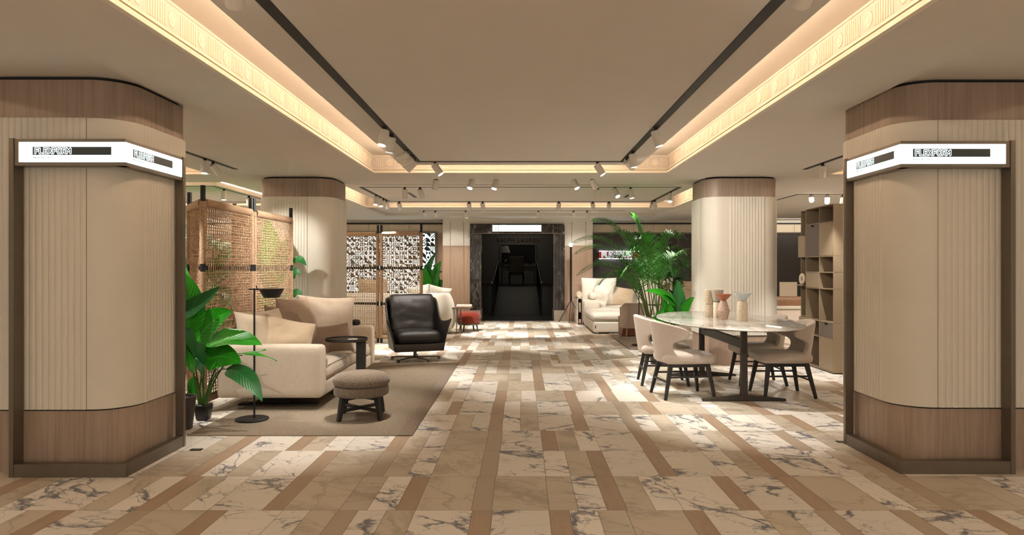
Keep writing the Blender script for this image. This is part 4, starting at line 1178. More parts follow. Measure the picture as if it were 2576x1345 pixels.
# ------------------------------------------------------------------ seating area at the far right
def sofa_right():
    x0, yb, yf, ya = 1.555, 17.95, 14.5, 16.75
    t = thing('sofa', 'large white sofa with a chaise under the red lit sign', 'sofa', (x0, ya, 0))
    ar = .40; y2 = yb-ya
    MB().rbox((ar/2, y2/2, .315), (ar, y2, .56), .05, 10, crown=.015).build('arm', M_['whitecloth'], t, smooth=70)
    MB().rbox((.0+.55, (yf-ya)/2+.0, .145), (1.1, ya-yf, .225), .02, 8).build('chaise_base', M_['whitecloth'], t, smooth=60)
    MB().rbox((.545, (yf-ya)/2+.0, .345), (1.13, ya-yf+.02, .17), .065, 14, crown=.03, wr=.008, seed=2).build('chaise_cushion', M_['whitecloth'], t, smooth=80)
    MB().rbox((ar+1.5, y2/2, .145), (3.0, y2, .225), .02, 8).build('seat_base', M_['whitecloth'], t, smooth=60)
    for k in range(2): MB().rbox((ar+.75+1.5*k, y2/2-.1, .345), (1.49, y2-.2, .17), .065, 12, crown=.03, seed=k).build('seat_cushion', M_['whitecloth'], t, smooth=80)
    MB().rbox((ar+1.5, y2-.12, .45), (3.0, .22, .60), .05, 8).build('backrest', M_['whitecloth'], t, smooth=70)
    MB().rbox((ar+3.0+.2, y2/2, .315), (ar, y2, .56), .05, 10, crown=.015).build('arm', M_['whitecloth'], t, smooth=70)
    for x, y in ((.10, yf-ya+.10), (1.0, yf-ya+.10), (.1, y2-.1), (3.5, y2-.1), (3.5, .1)):
        MB().lathe([(0,0),(.022,0),(.022,.045),(0,.045)], 10, (x, y, 0)).build('foot', M_['steel'], t, smooth=40)
    MB().box(.03, .05, yf-ya-.004, yf-ya+.01, .12, .18).build('tag', M_['rust'], t)
    # open shelf built against the outside of the arm
    s = thing('arm_shelf', 'narrow white end shelf with wooden compartments beside the white sofa arm', 'shelf', (x0-.072, 17.4, 0))
    m = MB(); m.box(-.065, -.053, -.5, .5, .01, .655); m.box(.053, .065, -.5, .5, .01, .655); m.box(-.065, .065, -.5, .5, .64, .655); m.build('case', M_['whitecloth'], s, bevel=.003)
    m = MB(); m.box(-.053, .053, -.49, .49, .012, .03); m.box(-.053, .053, -.49, .49, .30, .315); m.box(-.053, .053, -.05, .5, .03, .64); m.build('compartments', M_['redwood'], s)
    o = MB().box(-.03, .03, -.03, .03, 0, .10).build('book', M_['pinkpaper'], bevel=.003); o.location = (x0-.072, 17.0, .031); tag(o, 'small pale book in the lower compartment of the sofa end shelf', 'book')
    o = MB().box(-.02, .03, -.06, .04, 0, .22).build('book', M_['vase_cream'], bevel=.003); o.location = (x0-.072, 17.1, .316); tag(o, 'cream book in the upper compartment of the sofa end shelf', 'book')
    m = MB(); m.lathe([(.03,-.30),(.07,-.30),(.075,-.28),(.075,.28),(.07,.30),(.03,.30)], 20); m.xform(Matrix.Rotation(PI/2, 4, 'X')); m.xform(Matrix.Translation((0,0,.076)))
    o = m.build('rolled_blanket', M_['linen_light'], smooth=50); o.location = (x0-.062, 17.28, .656); o.rotation_euler = (0,0,R(-4)); tag(o, 'rolled beige blanket lying on the sofa end shelf', 'blanket')
    m = MB(); m.lathe([(0,-.27),(.06,-.27),(.085,-.24),(.085,.24),(.06,.27),(0,.27)], 20); m.xform(Matrix.Rotation(PI/2, 4, 'X'))
    o = m.build('bolster', M_['whitecloth'], smooth=60); o.location = (x0+.26, 17.28, .70); tag(o, 'small white bolster lying on the arm of the white sofa', 'cushion')
    g = 'white cushions on the chaise sofa'
    cushion('cushion', 'big white back cushion at the left end of the white sofa', 'cushion', 'whitecloth', (2.02, 17.55, .80), lean(-6, -16), .90, .72, .26, 31, .012, group=g, pinch=.04)
    cushion('cushion', 'crumpled white pillow slumped against the arm of the white sofa', 'cushion', 'whitecloth', (1.99, 17.08, .70), lean(-50, -16, 12), .62, .56, .20, 36, .03, group=g)
    cushion('cushion', 'beige pillow beside the big white back cushion, behind the taupe chair', 'cushion', 'linen_tan', (2.62, 17.40, .67), lean(-10, -20, 8), .56, .50, .18, 41, .014, group=g)
    cushion('cushion', 'white back cushion seen through the palm stems, right of the beige pillow', 'cushion', 'whitecloth', (3.45, 17.5, .80), lean(4, -16), 1.0, .72, .26, 45, .012, group=g)
    cushion('cushion', 'pinkish cushion at the right end of the white sofa beside the column', 'cushion', 'linen_tan', (4.42, 17.5, .76), lean(8, -16), .80, .68, .24, 48, .012, group=g)
sofa_right()
def tub_chair():
    t = thing('armchair', 'small taupe upholstered chair seen from behind beside the palm', 'chair', (2.17, 13.35, .019), R(100))
    zs = [.215,.25,.30,.38,.48,.58,.66,.70,.715]; NU = 21
    def fn(i, j):
        u = -1+2*i/(NU-1); z = zs[j]; f = (z-.215)/.5; th = R(100)*u; e = 3.2
        c, s_ = math.cos(th), math.sin(th)
        x = -(.20+.03*f)*math.copysign(abs(c)**(2/e), c); y = (.20+.025*f)*math.copysign(abs(s_)**(2/e), s_)
        return (x-.05*f, y, z-(.10*max(0, abs(u)-.55)/.45)*f)
    MB().grid(fn, NU, len(zs)).build('backrest', M_['chairtaupe'], t, smooth=180, solid=.035, sub=1)
    MB().rbox((.03,0,.27), (.40,.36,.11), .04, 8, crown=.02).build('seat', M_['chairtaupe'], t, smooth=70)
    for sx in (-1, 1):
        for sy in (-1, 1): MB().bar((sx*.13,sy*.13,.22), (sx*.17,sy*.165,0), .026, .026, w2=.016, h2=.016).build('leg', M_['linen_taupe'], t)
tub_chair()
t = thing('low_table', 'low dark brown wooden cube table behind the small taupe chair', 'table', (2.26, 14.0, .019))
MB().box(-.22, .22, -.22, .22, .012, .36).build('body', M_['redwood'], t, bevel=.004); MB().box(-.225, .225, -.225, .225, .36, .385).build('top', M_['redwood'], t, bevel=.003)
t = thing('floor_lamp', 'thin black stand with an angular base beside the palm', 'lamp', (2.12, 12.2, .019))
MB().lathe([(0,0),(.115,0),(.115,.012),(.10,.022),(0,.022)], 8, sx=1.1).build('base', M_['black'], t)
MB().tube([(0,0,.02),(0,0,1.22)], .009, 10).build('pole', M_['black'], t, smooth=60)
MB().lathe([(0,1.21),(.05,1.21),(.085,1.28),(.083,1.285),(0,1.27)], 24, (.05,0,0)).build('lamp_shade', M_['black'], t, smooth=50)
t = thing('floor_lamp', 'tall slim black tripod lamp with a glowing globe beside the marble portal', 'lamp', (1.30, 17.55, 0))
MB().tube([(0,0,.56),(0,0,1.95)], .028, 14).build('pole', M_['black'], t, smooth=60)
for a in (-100, 20, 150): MB().tube([(0,0,.575),(.36*math.cos(R(a)), .22*math.sin(R(a)), .0)], .0085, 8).build('leg', M_['black'], t, smooth=60)
MB().lathe([(0,1.945),(.03,1.955),(.05,1.985),(.052,2.0),(.045,2.025),(.02,2.045),(0,2.05)], 24).build('globe', M_['bulb'], t, smooth=80)
def red_sign():
    y = YR; X0, X1 = 2.17, 3.28; zc = 1.762; hz = .092
    t = thing('wall_sign', 'red lit sign with white outlined letters on the dark wall behind the palm', 'sign', ((X0+X1)/2, y, 0)); w = (X1-X0)/2
    MB().box(-w, w, -.09, -.04, zc-hz, zc+hz).build('sign_face', M_['red'], t)
    MB().box(-w+.02, w-.02, -.04, -.001, zc-hz*.8, zc+hz*.8).build('mount', M_['black'], t)
    for s in (-1, 1): MB().box(-w+.01, w-.01, -.075, -.02, zc+s*(hz+.010)-.008, zc+s*(hz+.010)+.008).build('halo_tube', M_['whiteglow'], t)
    letters('FLEXFORM', (-w+.09, -.0905, zc-.055), (1,0,0), (0,-1,0), .80, .11, M_['signdim'], M_['signdark'], t)
red_sign()
# right bay, seen between the far column and the bookcase
t = thing('sideboard', 'low grey sideboard with a white top between the far column and the bookcase', 'sideboard', (5.75, 14.2, 0))
MB().box(-.6, .6, -.25, .25, .06, .56).build('body', M_['chairtaupe'], t, bevel=.01); MB().box(-.62, .62, -.27, .27, .56, .60).build('top', M_['stone'], t, bevel=.004)
for sx in (-1, 1): MB().box(sx*.5-.03, sx*.5+.03, -.2, .2, 0, .06).build('foot', M_['black'], t)
t = thing('armchair', 'brown leather armchair back behind the low grey sideboard', 'chair', (6.10, 15.5, 0))
MB().rbox((0,0,.55), (.80,.16,.42), .07, 8).build('backrest', M_['walnut'], t, smooth=70); MB().rbox((0,.30,.33), (.80,.60,.18), .06, 8).build('seat', M_['walnut'], t, smooth=70)
for sx in (-1, 1):
    for sy in (.06, .54): MB().tube([(sx*.33,sy,.26),(sx*.35,sy,0)], .02, 8).build('leg', M_['blackwood'], t)
o = MB().box(-.22, .22, -.02, .02, 0, 1.05).build('standing_panel', M_['creampanel'], bevel=.006); o.location = (6.75, 17.2, 0); tag(o, 'narrow cream panel standing against the dark wall of the right bay', 'panel')

# ------------------------------------------------------------------ seating area at the far left
def sofa_back():
    t = thing('sofa', 'pale grey sofa with a rounded back behind the black leather chair', 'sofa', (-2.62, 14.75, 0)); hw = 1.10
    n = 40
    def fn(i, j):
        s = -1+2*i/n; a = abs(s); sg = 1 if s > 0 else -1; v = j/8
        if a < .62: x, y = sg*a/.62*(hw-.30), -.42
        else:
            q = (a-.62)/.38
            if q < .6: an = q/.6*PI/2; x, y = sg*(hw-.30+.30*math.sin(an)), -.42+.30*(1-math.cos(an))
            else: x, y = sg*hw, -.12+.45*(q-.6)/.4
        ch = .012*abs(math.sin(i*PI/4))
        z = .08+.80*v-(.22*max(0, (a-.80)/.2))*v
        bul = 1+.05*math.sin(v*PI)
        return (x*(1-.02*(v-.4)**2)*bul+ch*sg*0, y*bul-ch-.05*math.sin(v*PI), z)
    MB().grid(fn, n+1, 9).build('backrest', M_['greycloth'], t, smooth=70, solid=.11, sub=1)
    MB().rbox((0,.10,.24), (2*hw-.24,.86,.26), .08, 10).build('seat_base', M_['greycloth'], t, smooth=70)
    for s in (-1, 1): MB().rbox((s*.46,.12,.40), (.90,.80,.14), .06, 10, crown=.03).build('seat_cushion', M_['greycloth'], t, smooth=80)
    for sx in (-1, 1):
        for sy in (-.3, .4): MB().lathe([(0,0),(.025,0),(.025,.12),(0,.12)], 10, (sx*.8, sy, 0)).build('foot', M_['black'], t)
    g = 'pillows on the pale grey sofa'
    cushion('cushion', 'pale pillow poking above the grey sofa back, next to the portal', 'cushion', 'greycloth', (-1.80, 14.88, .80), lean(25, 22, 12), .54, .44, .18, 61, .012, group=g)
    cushion('cushion', 'pale pillow above the grey sofa back, left of the other one', 'cushion', 'greycloth', (-2.18, 14.80, .82), lean(-10, 20, -8), .54, .44, .18, 66, .012, group=g)
    cushion('cushion', 'tan cushion on the pale grey sofa seen through the rope screen', 'cushion', 'linen_tan', (-3.2, 14.82, .90), lean(5, 16), .66, .56, .18, 71, .012, group=g)
sofa_back()
def c_table():
    t = thing('side_table', 'small dark wooden side table in front of the rust red ottoman', 'table', (-1.255, 14.62, 0))
    MB().rbox((0,0,.553), (.47,.36,.022), .008, 4).build('top', M_['darkwalnut'], t, smooth=60)
    for s in (-1, 1): MB().bar((-.06+s*.03, .0+s*.05, .54), (-.06+s*.05, s*.05, .02), .04, .02).build('leg', M_['bronze'], t)
    m = MB(); m.bar((-.30,.0,.012), (.18,.0,.012), .05, .022); m.bar((-.12,-.15,.012), (-.12,.15,.012), .05, .022); m.build('base', M_['bronze'], t)
    o = MB().rbox((0,0,.028), (.32,.24,.055), .012, 4).build('book', M_['pinkpaper'], smooth=60); o.location = (-1.20, 14.62, .565); tag(o, 'thick pale pink book lying on the small dark side table', 'book')
c_table()
t = thing('ottoman', 'rust red round ottoman on dark metal legs near the marble portal', 'ottoman', (-1.15, 15.20, 0), R(20))
MB().lathe([(0,.18),(.235,.18),(.255,.195),(.26,.25),(.255,.262),(.27,.28),(.278,.33),(.262,.385),(.20,.425),(.10,.44),(0,.442)], 40).build('seat', M_['rust'], t, smooth=70)
MB().lathe([(0,.145),(.24,.145),(.25,.16),(.24,.178),(0,.178)], 32).build('frame', M_['bronze'], t, smooth=40)
for k in range(4): MB().bar((.2*math.cos(R(45+90*k)), .2*math.sin(R(45+90*k)), .15), (.235*math.cos(R(45+90*k)), .235*math.sin(R(45+90*k)), 0), .03, .02).build('leg', M_['bronze'], t)

# backlit panel of geometric tiles
def pattern_panel():
    rng = random.Random(5); X0, X1, Z0, Z1 = -5.30, -2.36, .55, 2.36; y = YR
    t = thing('light_panel', 'tall backlit panel with a black and white geometric pattern behind the rope screen', 'panel', ((X0+X1)/2, y, 0)); hw = (X1-X0)/2
    MB().box(-hw, hw, -.05, -.001, Z0, Z1).build('screen', M_['screenwhite'], t)
    f = MB(); e = .05
    f.box(-hw-e, -hw, -.08, -.001, Z0-e, Z1+e); f.box(hw, hw+e, -.08, -.001, Z0-e, Z1+e); f.box(-hw, hw, -.08, -.001, Z1, Z1+e); f.box(-hw, hw, -.08, -.001, Z0-e, Z0); f.build('frame', M_['bronze'], t)
    m = MB(); c = .118; nx = int(2*hw/c); nz = int((Z1-Z0)/c); y0 = -.0515; d = Vector((0, .0012, 0))
    c = 2*hw/nx; cz = (Z1-Z0)/nz
    def P(pts, ox, oz): m.prism([(ox+p[0]*c, y0, oz+p[1]*cz) for p in pts], d)
    def ringpoly(r0, r1, ox, oz, a0=0, a1=360, cx=.5, cy=.5):
        k = max(6, int(abs(a1-a0)/22.5))
        for i in range(k):
            u, v = R(a0+(a1-a0)*i/k), R(a0+(a1-a0)*(i+1)/k)
            P([(cx+r0*math.cos(u),cy+r0*math.sin(u)),(cx+r1*math.cos(u),cy+r1*math.sin(u)),(cx+r1*math.cos(v),cy+r1*math.sin(v)),(cx+r0*math.cos(v),cy+r0*math.sin(v))], ox, oz)
    for i in range(nx):
        for j in range(nz):
            ox, oz = -hw+i*c, Z0+j*cz; k = rng.randrange(11)
            if k == 0: P([(.5,.04),(.96,.5),(.5,.96),(.04,.5)], ox, oz)
            elif k == 1: ringpoly(.24, .46, ox, oz)
            elif k == 2: P([(0,0),(1,0),(0,1)], ox, oz)
            elif k == 3: P([(1,1),(1,0),(0,1)], ox, oz)
            elif k == 4:
                for q in range(4): P([(q*.25,0),(q*.25+.12,0),(q*.25+.12,1),(q*.25,1)], ox, oz)
            elif k == 5:
                for q in (-.5, 0, .5): P([(max(0,q),max(0,-q)),(min(1,q+.25) if q >= 0 else max(0,q+.25),0 if q >= -.25 else -q-.25),(1 if q >= -.25 else 1+q+.25,1-q-.25 if q >= -.0 else 1),(min(1,1+q),min(1,1-q))], ox, oz) if q == 0 else P([(.0,.5),(.0,.75),(.25,1),(.5,1)] if q < 0 else [(.5,0),(.75,0),(1,.25),(1,.5)], ox, oz)
            elif k == 6: ringpoly(.0001, 1.0, ox, oz, 0, 90, 0, 0)
            elif k == 7: ringpoly(.45, .95, ox, oz, 180, 270, 1, 1)
            elif k == 8:
                for a, b in ((.12,.12),(.12,.64)): P([(a,b),(.88,b),(.88,b+.24),(a,b+.24)], ox, oz)
                P([(.12,.36),(.34,.36),(.34,.64),(.12,.64)], ox, oz); P([(.66,.36),(.88,.36),(.88,.64),(.66,.64)], ox, oz)
            elif k == 9: P([(0,0),(.5,.5),(0,1)], ox, oz); P([(1,0),(1,1),(.5,.5)], ox, oz)
            elif k == 10: ringpoly(.0001, .28, ox, oz); P([(0,0),(.3,0),(0,.3)], ox, oz); P([(1,1),(.7,1),(1,.7)], ox, oz)
    m.build('motifs', M_['screendark'], t)
pattern_panel()
# ------------------------------------------------------------------ plants
def blade(mb, uv, p0, p1, p2, w, nrm, fold=.25, n=12, m=4, shape='broad', wave=.0, seed=0):
    """one leaf: midrib is the bezier p0 p1 p2, cross-section folded into a shallow V about the normal nrm"""
    p0, p1, p2, nrm = Vector(p0), Vector(p1), Vector(p2), Vector(nrm).normalized()
    vs = []
    for i in range(n+1):
        t = i/n; p = p0*(1-t)**2+p1*2*t*(1-t)+p2*t*t
        d = ((p1-p0)*(1-t)+(p2-p1)*t).normalized(); side = d.cross(nrm)
        if side.length < 1e-3: side = d.cross(Vector((1,0,0)))
        side.normalize(); up = side.cross(d)
        if shape == 'broad': ww = w/2*(math.sin(PI*min(1, t**.62))**.8) if t < 1 else 0
        elif shape == 'lance': ww = w/2*math.sin(PI*min(1, t**.75))**1.0
        else: ww = w/2*min(1, (t/.12)**.6)*(1-t**2.2)
        for j in range(m+1):
            s = -1+2*j/m
            wv = wave*math.sin(t*11+seed+s*1.3)*abs(s)
            vs.append(p+side*(s*ww)+up*(abs(s)**1.3*ww*fold+wv)); uv.append((.5+s*.5, t))
    fs = [(i*(m+1)+j, i*(m+1)+j+1, (i+1)*(m+1)+j+1, (i+1)*(m+1)+j) for i in range(n) for j in range(m)]
    mb.add(vs, fs)
def leaf(parent, mat, p0, p1, p2, w, nrm, **k):
    o = Vector(parent.location); mb = MB(); uv = []
    blade(mb, uv, Vector(p0)-o, Vector(p1)-o, Vector(p2)-o, w, nrm, **k)
    return mb.build('leaf', M_[mat], parent, smooth=180, recalc=False, uv=uv)
def stalk(parent, pts, r0, r1, mat='stem', name='stem'):
    o = Vector(parent.location); n = len(pts)
    P = [Vector(p)-o for p in pts]
    if n == 3: P = [P[0]*(1-t)**2+P[1]*2*t*(1-t)+P[2]*t*t for t in [i/8 for i in range(9)]]; n = 9
    return MB().tube(P, [r0+(r1-r0)*i/(n-1) for i in range(n)], 8).build(name, M_[mat], parent, smooth=60)
def round_pot(t, r0, r1, h, mat='pot'):
    MB().lathe([(0,0),(r0,0),(r0+.004,.01),(r1,h-.01),(r1,h),(r1-.012,h),(r1-.018,h-.03),(0,h-.03)], 32).build('pot', M_[mat], t, smooth=40)
    MB().lathe([(0,h-.034),(r1-.02,h-.034),(r1*.6,h-.018),(0,h-.012)], 20).build('soil', M_['soil'], t, smooth=60)
def wp(px, py, Y): return Vector((xat(px, Y), Y, zat(py, Y)))

# tall broad-leaved plant in the grey pot by the left near column
t = thing('potted_plant', 'broad leaved plant in a dark grey pot half hidden by the left column', 'plant', (-2.965, 5.95, 0))
round_pot(t, .095, .128, .285)
b0 = Vector((-2.965, 5.95, .24))
for tip, ctrl, base, w, nr, mt in [
        ((-2.98, 6.05, 1.36), (-2.86, 6.0, 1.10), (-2.93, 5.98, .82), .26, (.35,-1,.1), 'leaf1'),
        ((-2.62, 5.98, 1.245), (-2.83, 5.95, 1.07), (-2.99, 5.96, .98), .15, (.5,-.75,.5), 'leaf2'),
        ((-3.10, 6.2, 1.5), (-3.02, 6.05, 1.25), (-2.98, 6.0, .95), .24, (.2,-1,.2), 'leaf1'),
        ((-2.86, 6.0, .60), (-2.86, 5.93, .83), (-2.93, 5.94, .86), .10, (.6,-.8,.2), 'leaf2'),
        ((-2.80, 6.1, .52), (-2.83, 6.02, .70), (-2.91, 6.0, .72), .12, (.5,-.8,.3), 'leaf2')]:
    base = Vector(base); stalk(t, [b0+Vector((random.uniform(-.03,.03), random.uniform(-.03,.03), 0)), (b0*.55+base*.45)+Vector((-.02,0,.03)), base], .010, .006)
    leaf(t, mt, base, ctrl, tip, w, nr, fold=.22, n=16, m=6)
# second plant: arching leaves over the sofa arm
t = thing('potted_plant', 'large leaved green plant in a small black pot arching over the sofa arm', 'plant', (-2.925, 6.30, 0))
MB().rbox((0,0,.075), (.14,.14,.15), .02, 4).build('pot', M_['potblack'], t, smooth=50)
for p in t.children:
    for v in p.data.vertices:
        k = .72+.28*min(1, (v.co.z)/.15); v.co.x *= k; v.co.y *= k
b0 = Vector((-2.925, 6.30, .13))
LV = [(wp(477, 900, 6.15), wp(512, 800, 6.1), wp(585, 783, 6.02), .32, (-.30,-1,.30), 'leaf1'),
      (wp(520, 862, 6.05), wp(590, 838, 5.98), wp(660, 868, 5.92), .24, (.1,-.62,.85), 'leaf1'),
      (wp(514, 910, 6.10), wp(560, 880, 6.0), wp(607, 915, 5.95), .25, (.10,-.95,.4), 'leaf1'),
      (wp(570, 928, 6.05), wp(628, 938, 5.92), wp(660, 1011, 5.88), .19, (.45,-.7,.55), 'leaf2'),
      (wp(585, 893, 6.15), wp(640, 880, 6.1), wp(697, 908, 6.08), .055, (.1,-.35,.95), 'leaf1'),
      (wp(610, 893, 6.22), wp(640, 888, 6.2), wp(669, 879, 6.18), .05, (.1,-.4,.9), 'leaf1'),
      (wp(500, 905, 6.22), wp(530, 878, 6.2), wp(560, 905, 6.18), .16, (.1,-.6,.8), 'leaf2'),
      (wp(478, 862, 6.05), wp(470, 900, 5.98), wp(488, 940, 5.95), .12, (.7,-.7,.2), 'leaf1'),
      (wp(488, 890, 6.12), wp(505, 905, 6.06), wp(508, 945, 6.05), .10, (.5,-.8,.2), 'leaf2'),
      (wp(489, 945, 6.32), wp(482, 985, 6.30), wp(487, 1010, 6.3), .09, (.2,-1,.1), 'leaf1')]
for i, (base, ctrl, tip, w, nr, mt) in enumerate(LV):
    b = b0+Vector((random.uniform(-.03,.03), random.uniform(-.03,.03), 0))
    mid = Vector(((b.x+base.x)/2-.03*(base.x > b.x), (b.y+base.y)/2, max(b.z, base.z)*.9+.06 if i in (3, 4, 5) else (b.z+base.z)/2+.06))
    stalk(t, [b, mid, base], .009, .0045)
    leaf(t, mt, base, ctrl, tip, w, nr, fold=.16, n=18, m=6, wave=.006, seed=i)

def broad_plant(name, label, loc, leaves, pot=(.12,.15,.26), pm='pot', fold=.18):
    t = thing(name, label, 'plant', loc); round_pot(t, *pot, pm); L = Vector(loc); b0 = L+Vector((0,0,pot[2]-.04))
    for i, (base, ctrl, tip, w, nr, mt) in enumerate(leaves):
        b = b0+Vector((random.uniform(-.04,.04), random.uniform(-.04,.04), 0)); base = Vector(base)
        stalk(t, [b, b*.5+base*.5+Vector((0,0,.08)), base], .011, .006); leaf(t, mt, base, ctrl, tip, w, nr, fold=fold, n=14, m=6, wave=.006, seed=i)
    return t
rng = random.Random(3)
def bunch(cx, cy, z0, z1, n, spread, w, L, mats=('leaf1','leaf2')):
    out = []
    for i in range(n):
        a = 2*PI*i/n*1.618; z = z0+(z1-z0)*((i+.5)/n); s = spread*rng.uniform(.25,.6)
        b = Vector((cx+s*math.cos(a), cy+s*math.sin(a), z)); l = L*rng.uniform(.8,1.15)
        d = Vector((math.cos(a), math.sin(a), rng.uniform(-.2,.75)))
        out.append((b, b+d*l*.55+Vector((0,0,.10)), b+d*l+Vector((0,0,-.06)), w*rng.uniform(.8,1.2), (-.3*d.x, -.3*d.y-.45, 1), mats[i % len(mats)]))
    return out
Y = 9.46
broad_plant('potted_plant', 'tall broad leaved plant between the rope screen and the left far column', (-3.42, 9.50, 0),
    [(wp(700,720,9.4), wp(690,630,9.4), wp(668,540,9.4), .30, (.2,-1,.2), 'leaf1'), (wp(705,700,9.4), wp(700,615,9.4), wp(732,602,9.38), .20, (0,-.9,.5), 'leaf2'),
     (wp(690,690,9.4), wp(700,645,9.38), wp(735,640,9.35), .24, (.1,-1,.3), 'leaf2'), (wp(738,660,9.40), wp(752,640,9.35), wp(771,669,9.32), .13, (.3,-.8,.6), 'leaf2'),
     (wp(730,700,9.4), wp(742,675,9.36), wp(757,690,9.34), .14, (.2,-.9,.4), 'leaf2'), (wp(735,745,9.4), wp(748,728,9.36), wp(760,742,9.34), .12, (.2,-.9,.5), 'leaf2'),
     (wp(690,740,9.4), wp(668,690,9.36), wp(655,650,9.34), .2, (0,-1,.2), 'leaf2'), (wp(690,775,9.4), wp(710,735,9.36), wp(728,745,9.34), .2, (0,-.9,.5), 'leaf2'),
     (wp(675,780,9.4), wp(660,745,9.36), wp(650,735,9.34), .2, (0,-.9,.5), 'leaf1'), (wp(680,720,9.42), wp(664,660,9.4), wp(660,600,9.4), .2, (.1,-1,.2), 'leaf1')], fold=.12)
broad_plant('potted_plant', 'leafy green plant seen through the middle of the rope screen', (-5.2, 11.5, 0),
    bunch(-5.2, 11.5, .55, 2.0, 26, .5, .26, .6, ('leaf1','leaf2','leaf1')), (.15,.19,.34), 'pot')
broad_plant('potted_plant', 'dense leafy plant close behind the left end of the rope screen', (-4.40, 9.15, 0),
    bunch(-4.40, 9.15, .35, 1.45, 30, .5, .22, .46, ('leaf2','leaf1','leaf2')), (.15,.19,.3), 'potblack')
# strelitzia beside the dining table
broad_plant('potted_plant', 'broad leaved green plant behind the marble table, in front of the palm', (2.03, 9.98, 0),
    [(wp(1702,795,9.95), wp(1712,755,9.93), wp(1704,702,9.93), .22, (-.25,-1,.05), 'leaf2'),
     (wp(1698,770,9.9), wp(1672,728,9.86), wp(1621,731,9.82), .17, (.1,-.75,.7), 'leaf1'),
     (wp(1700,768,9.93), wp(1690,730,9.9), wp(1647,742,9.86), .12, (.2,-.5,1), 'leaf1'),
     (wp(1714,800,9.9), wp(1722,760,9.88), wp(1747,747,9.86), .15, (.35,-1,.1), 'leaf1'),
     (wp(1680,800,9.9), wp(1672,765,9.86), wp(1668,752,9.84), .13, (.2,-1,.2), 'leaf1'),
     (wp(1660,830,9.9), wp(1650,800,9.86), wp(1672,772,9.84), .15, (-.3,-1,.2), 'leaf1'),
     (wp(1690,815,9.9), wp(1690,785,9.86), wp(1684,760,9.84), .12, (0,-1,.2), 'leaf1'),
     (wp(1650,815,9.92), wp(1640,800,9.9), wp(1632,812,9.88), .12, (0,-1,.3), 'leaf1'),
     (wp(1714,790,9.88), wp(1712,765,9.87), wp(1716,745,9.87), .05, (1,-.6,.1), 'leaf1')], (.12,.15,.26), 'pot')
# plants by the light panel
broad_plant('potted_plant', 'green plant in front of the patterned light panel behind the grey sofa', (-2.45, 16.6, 0),
    [(wp(1085,740,16.5), wp(1090,690,16.4), wp(1110,655,16.4), .28, (-.2,-1,.2), 'leaf1'), (wp(1078,740,16.5), wp(1072,700,16.4), wp(1068,668,16.4), .26, (0,-1,.1), 'leaf1'),
     (wp(1075,720,16.5), wp(1072,660,16.4), wp(1101,633,16.4), .16, (0,-.8,.6), 'leaf2'), (wp(1090,720,16.5), wp(1095,680,16.4), wp(1113,684,16.4), .18, (0,-.8,.6), 'leaf2'),
     (wp(1095,730,16.5), wp(1098,700,16.4), wp(1096,670,16.4), .2, (0,-1,.2), 'leaf2'), (wp(1068,720,16.5), wp(1060,690,16.4), wp(1050,700,16.4), .2, (0,-.9,.4), 'leaf1'),
     (wp(1100,735,16.5), wp(1108,705,16.4), wp(1114,705,16.4), .16, (0,-.9,.4), 'leaf2'), (wp(1088,745,16.5), wp(1082,720,16.4), wp(1094,712,16.4), .2, (0,-.9,.4), 'leaf2')], (.16,.2,.36), 'pot')
def frond(t, p0, p1, p2, L, w, nl=34, droop=.5, mat='palm', r=.008, start=.22, name='frond'):
    """feathered palm leaf: arching rachis and two rows of narrow leaflets"""
    o = Vector(t.location); p0, p1, p2 = Vector(p0)-o, Vector(p1)-o, Vector(p2)-o
    B = lambda q: p0*(1-q)**2+p1*2*q*(1-q)+p2*q*q
    mb = MB(); uv = []
    for i in range(nl):
        q = start+(1-start)*(i+.6)/nl; p = B(q); d = (B(min(1, q+.02))-B(q-.02)).normalized()
        side = d.cross(Vector((0,0,1)))
        if side.length < .2: side = d.cross(Vector((0,1,0)))
        side.normalize(); up = side.cross(d)
        l = L*math.sin(PI*(.16+.80*(q-start)/(1-start)))**.7
        for s in (-1, 1):
            a = R(64-40*(q-start)/(1-start)+rng.uniform(-7,7))
            dr = d*math.cos(a)+side*s*math.sin(a)+up*.32
            dr.normalize()
            e = p+dr*l; e.z -= droop*l*rng.uniform(.35,.75); c = p+dr*l*.55+Vector((0,0,.03))
            blade(mb, uv, p, c, e, w, up+Vector((0,0,.3)), fold=.25, n=4, m=2, shape='narrow')
    f = mb.build(name, M_[mat], t, smooth=180, recalc=False, uv=uv)
    k = 14; MB().tube([B(i/k) for i in range(k+1)], [r*(1-.75*i/k) for i in range(k+1)], 6).build('rachis', M_['stem'], f, smooth=60)
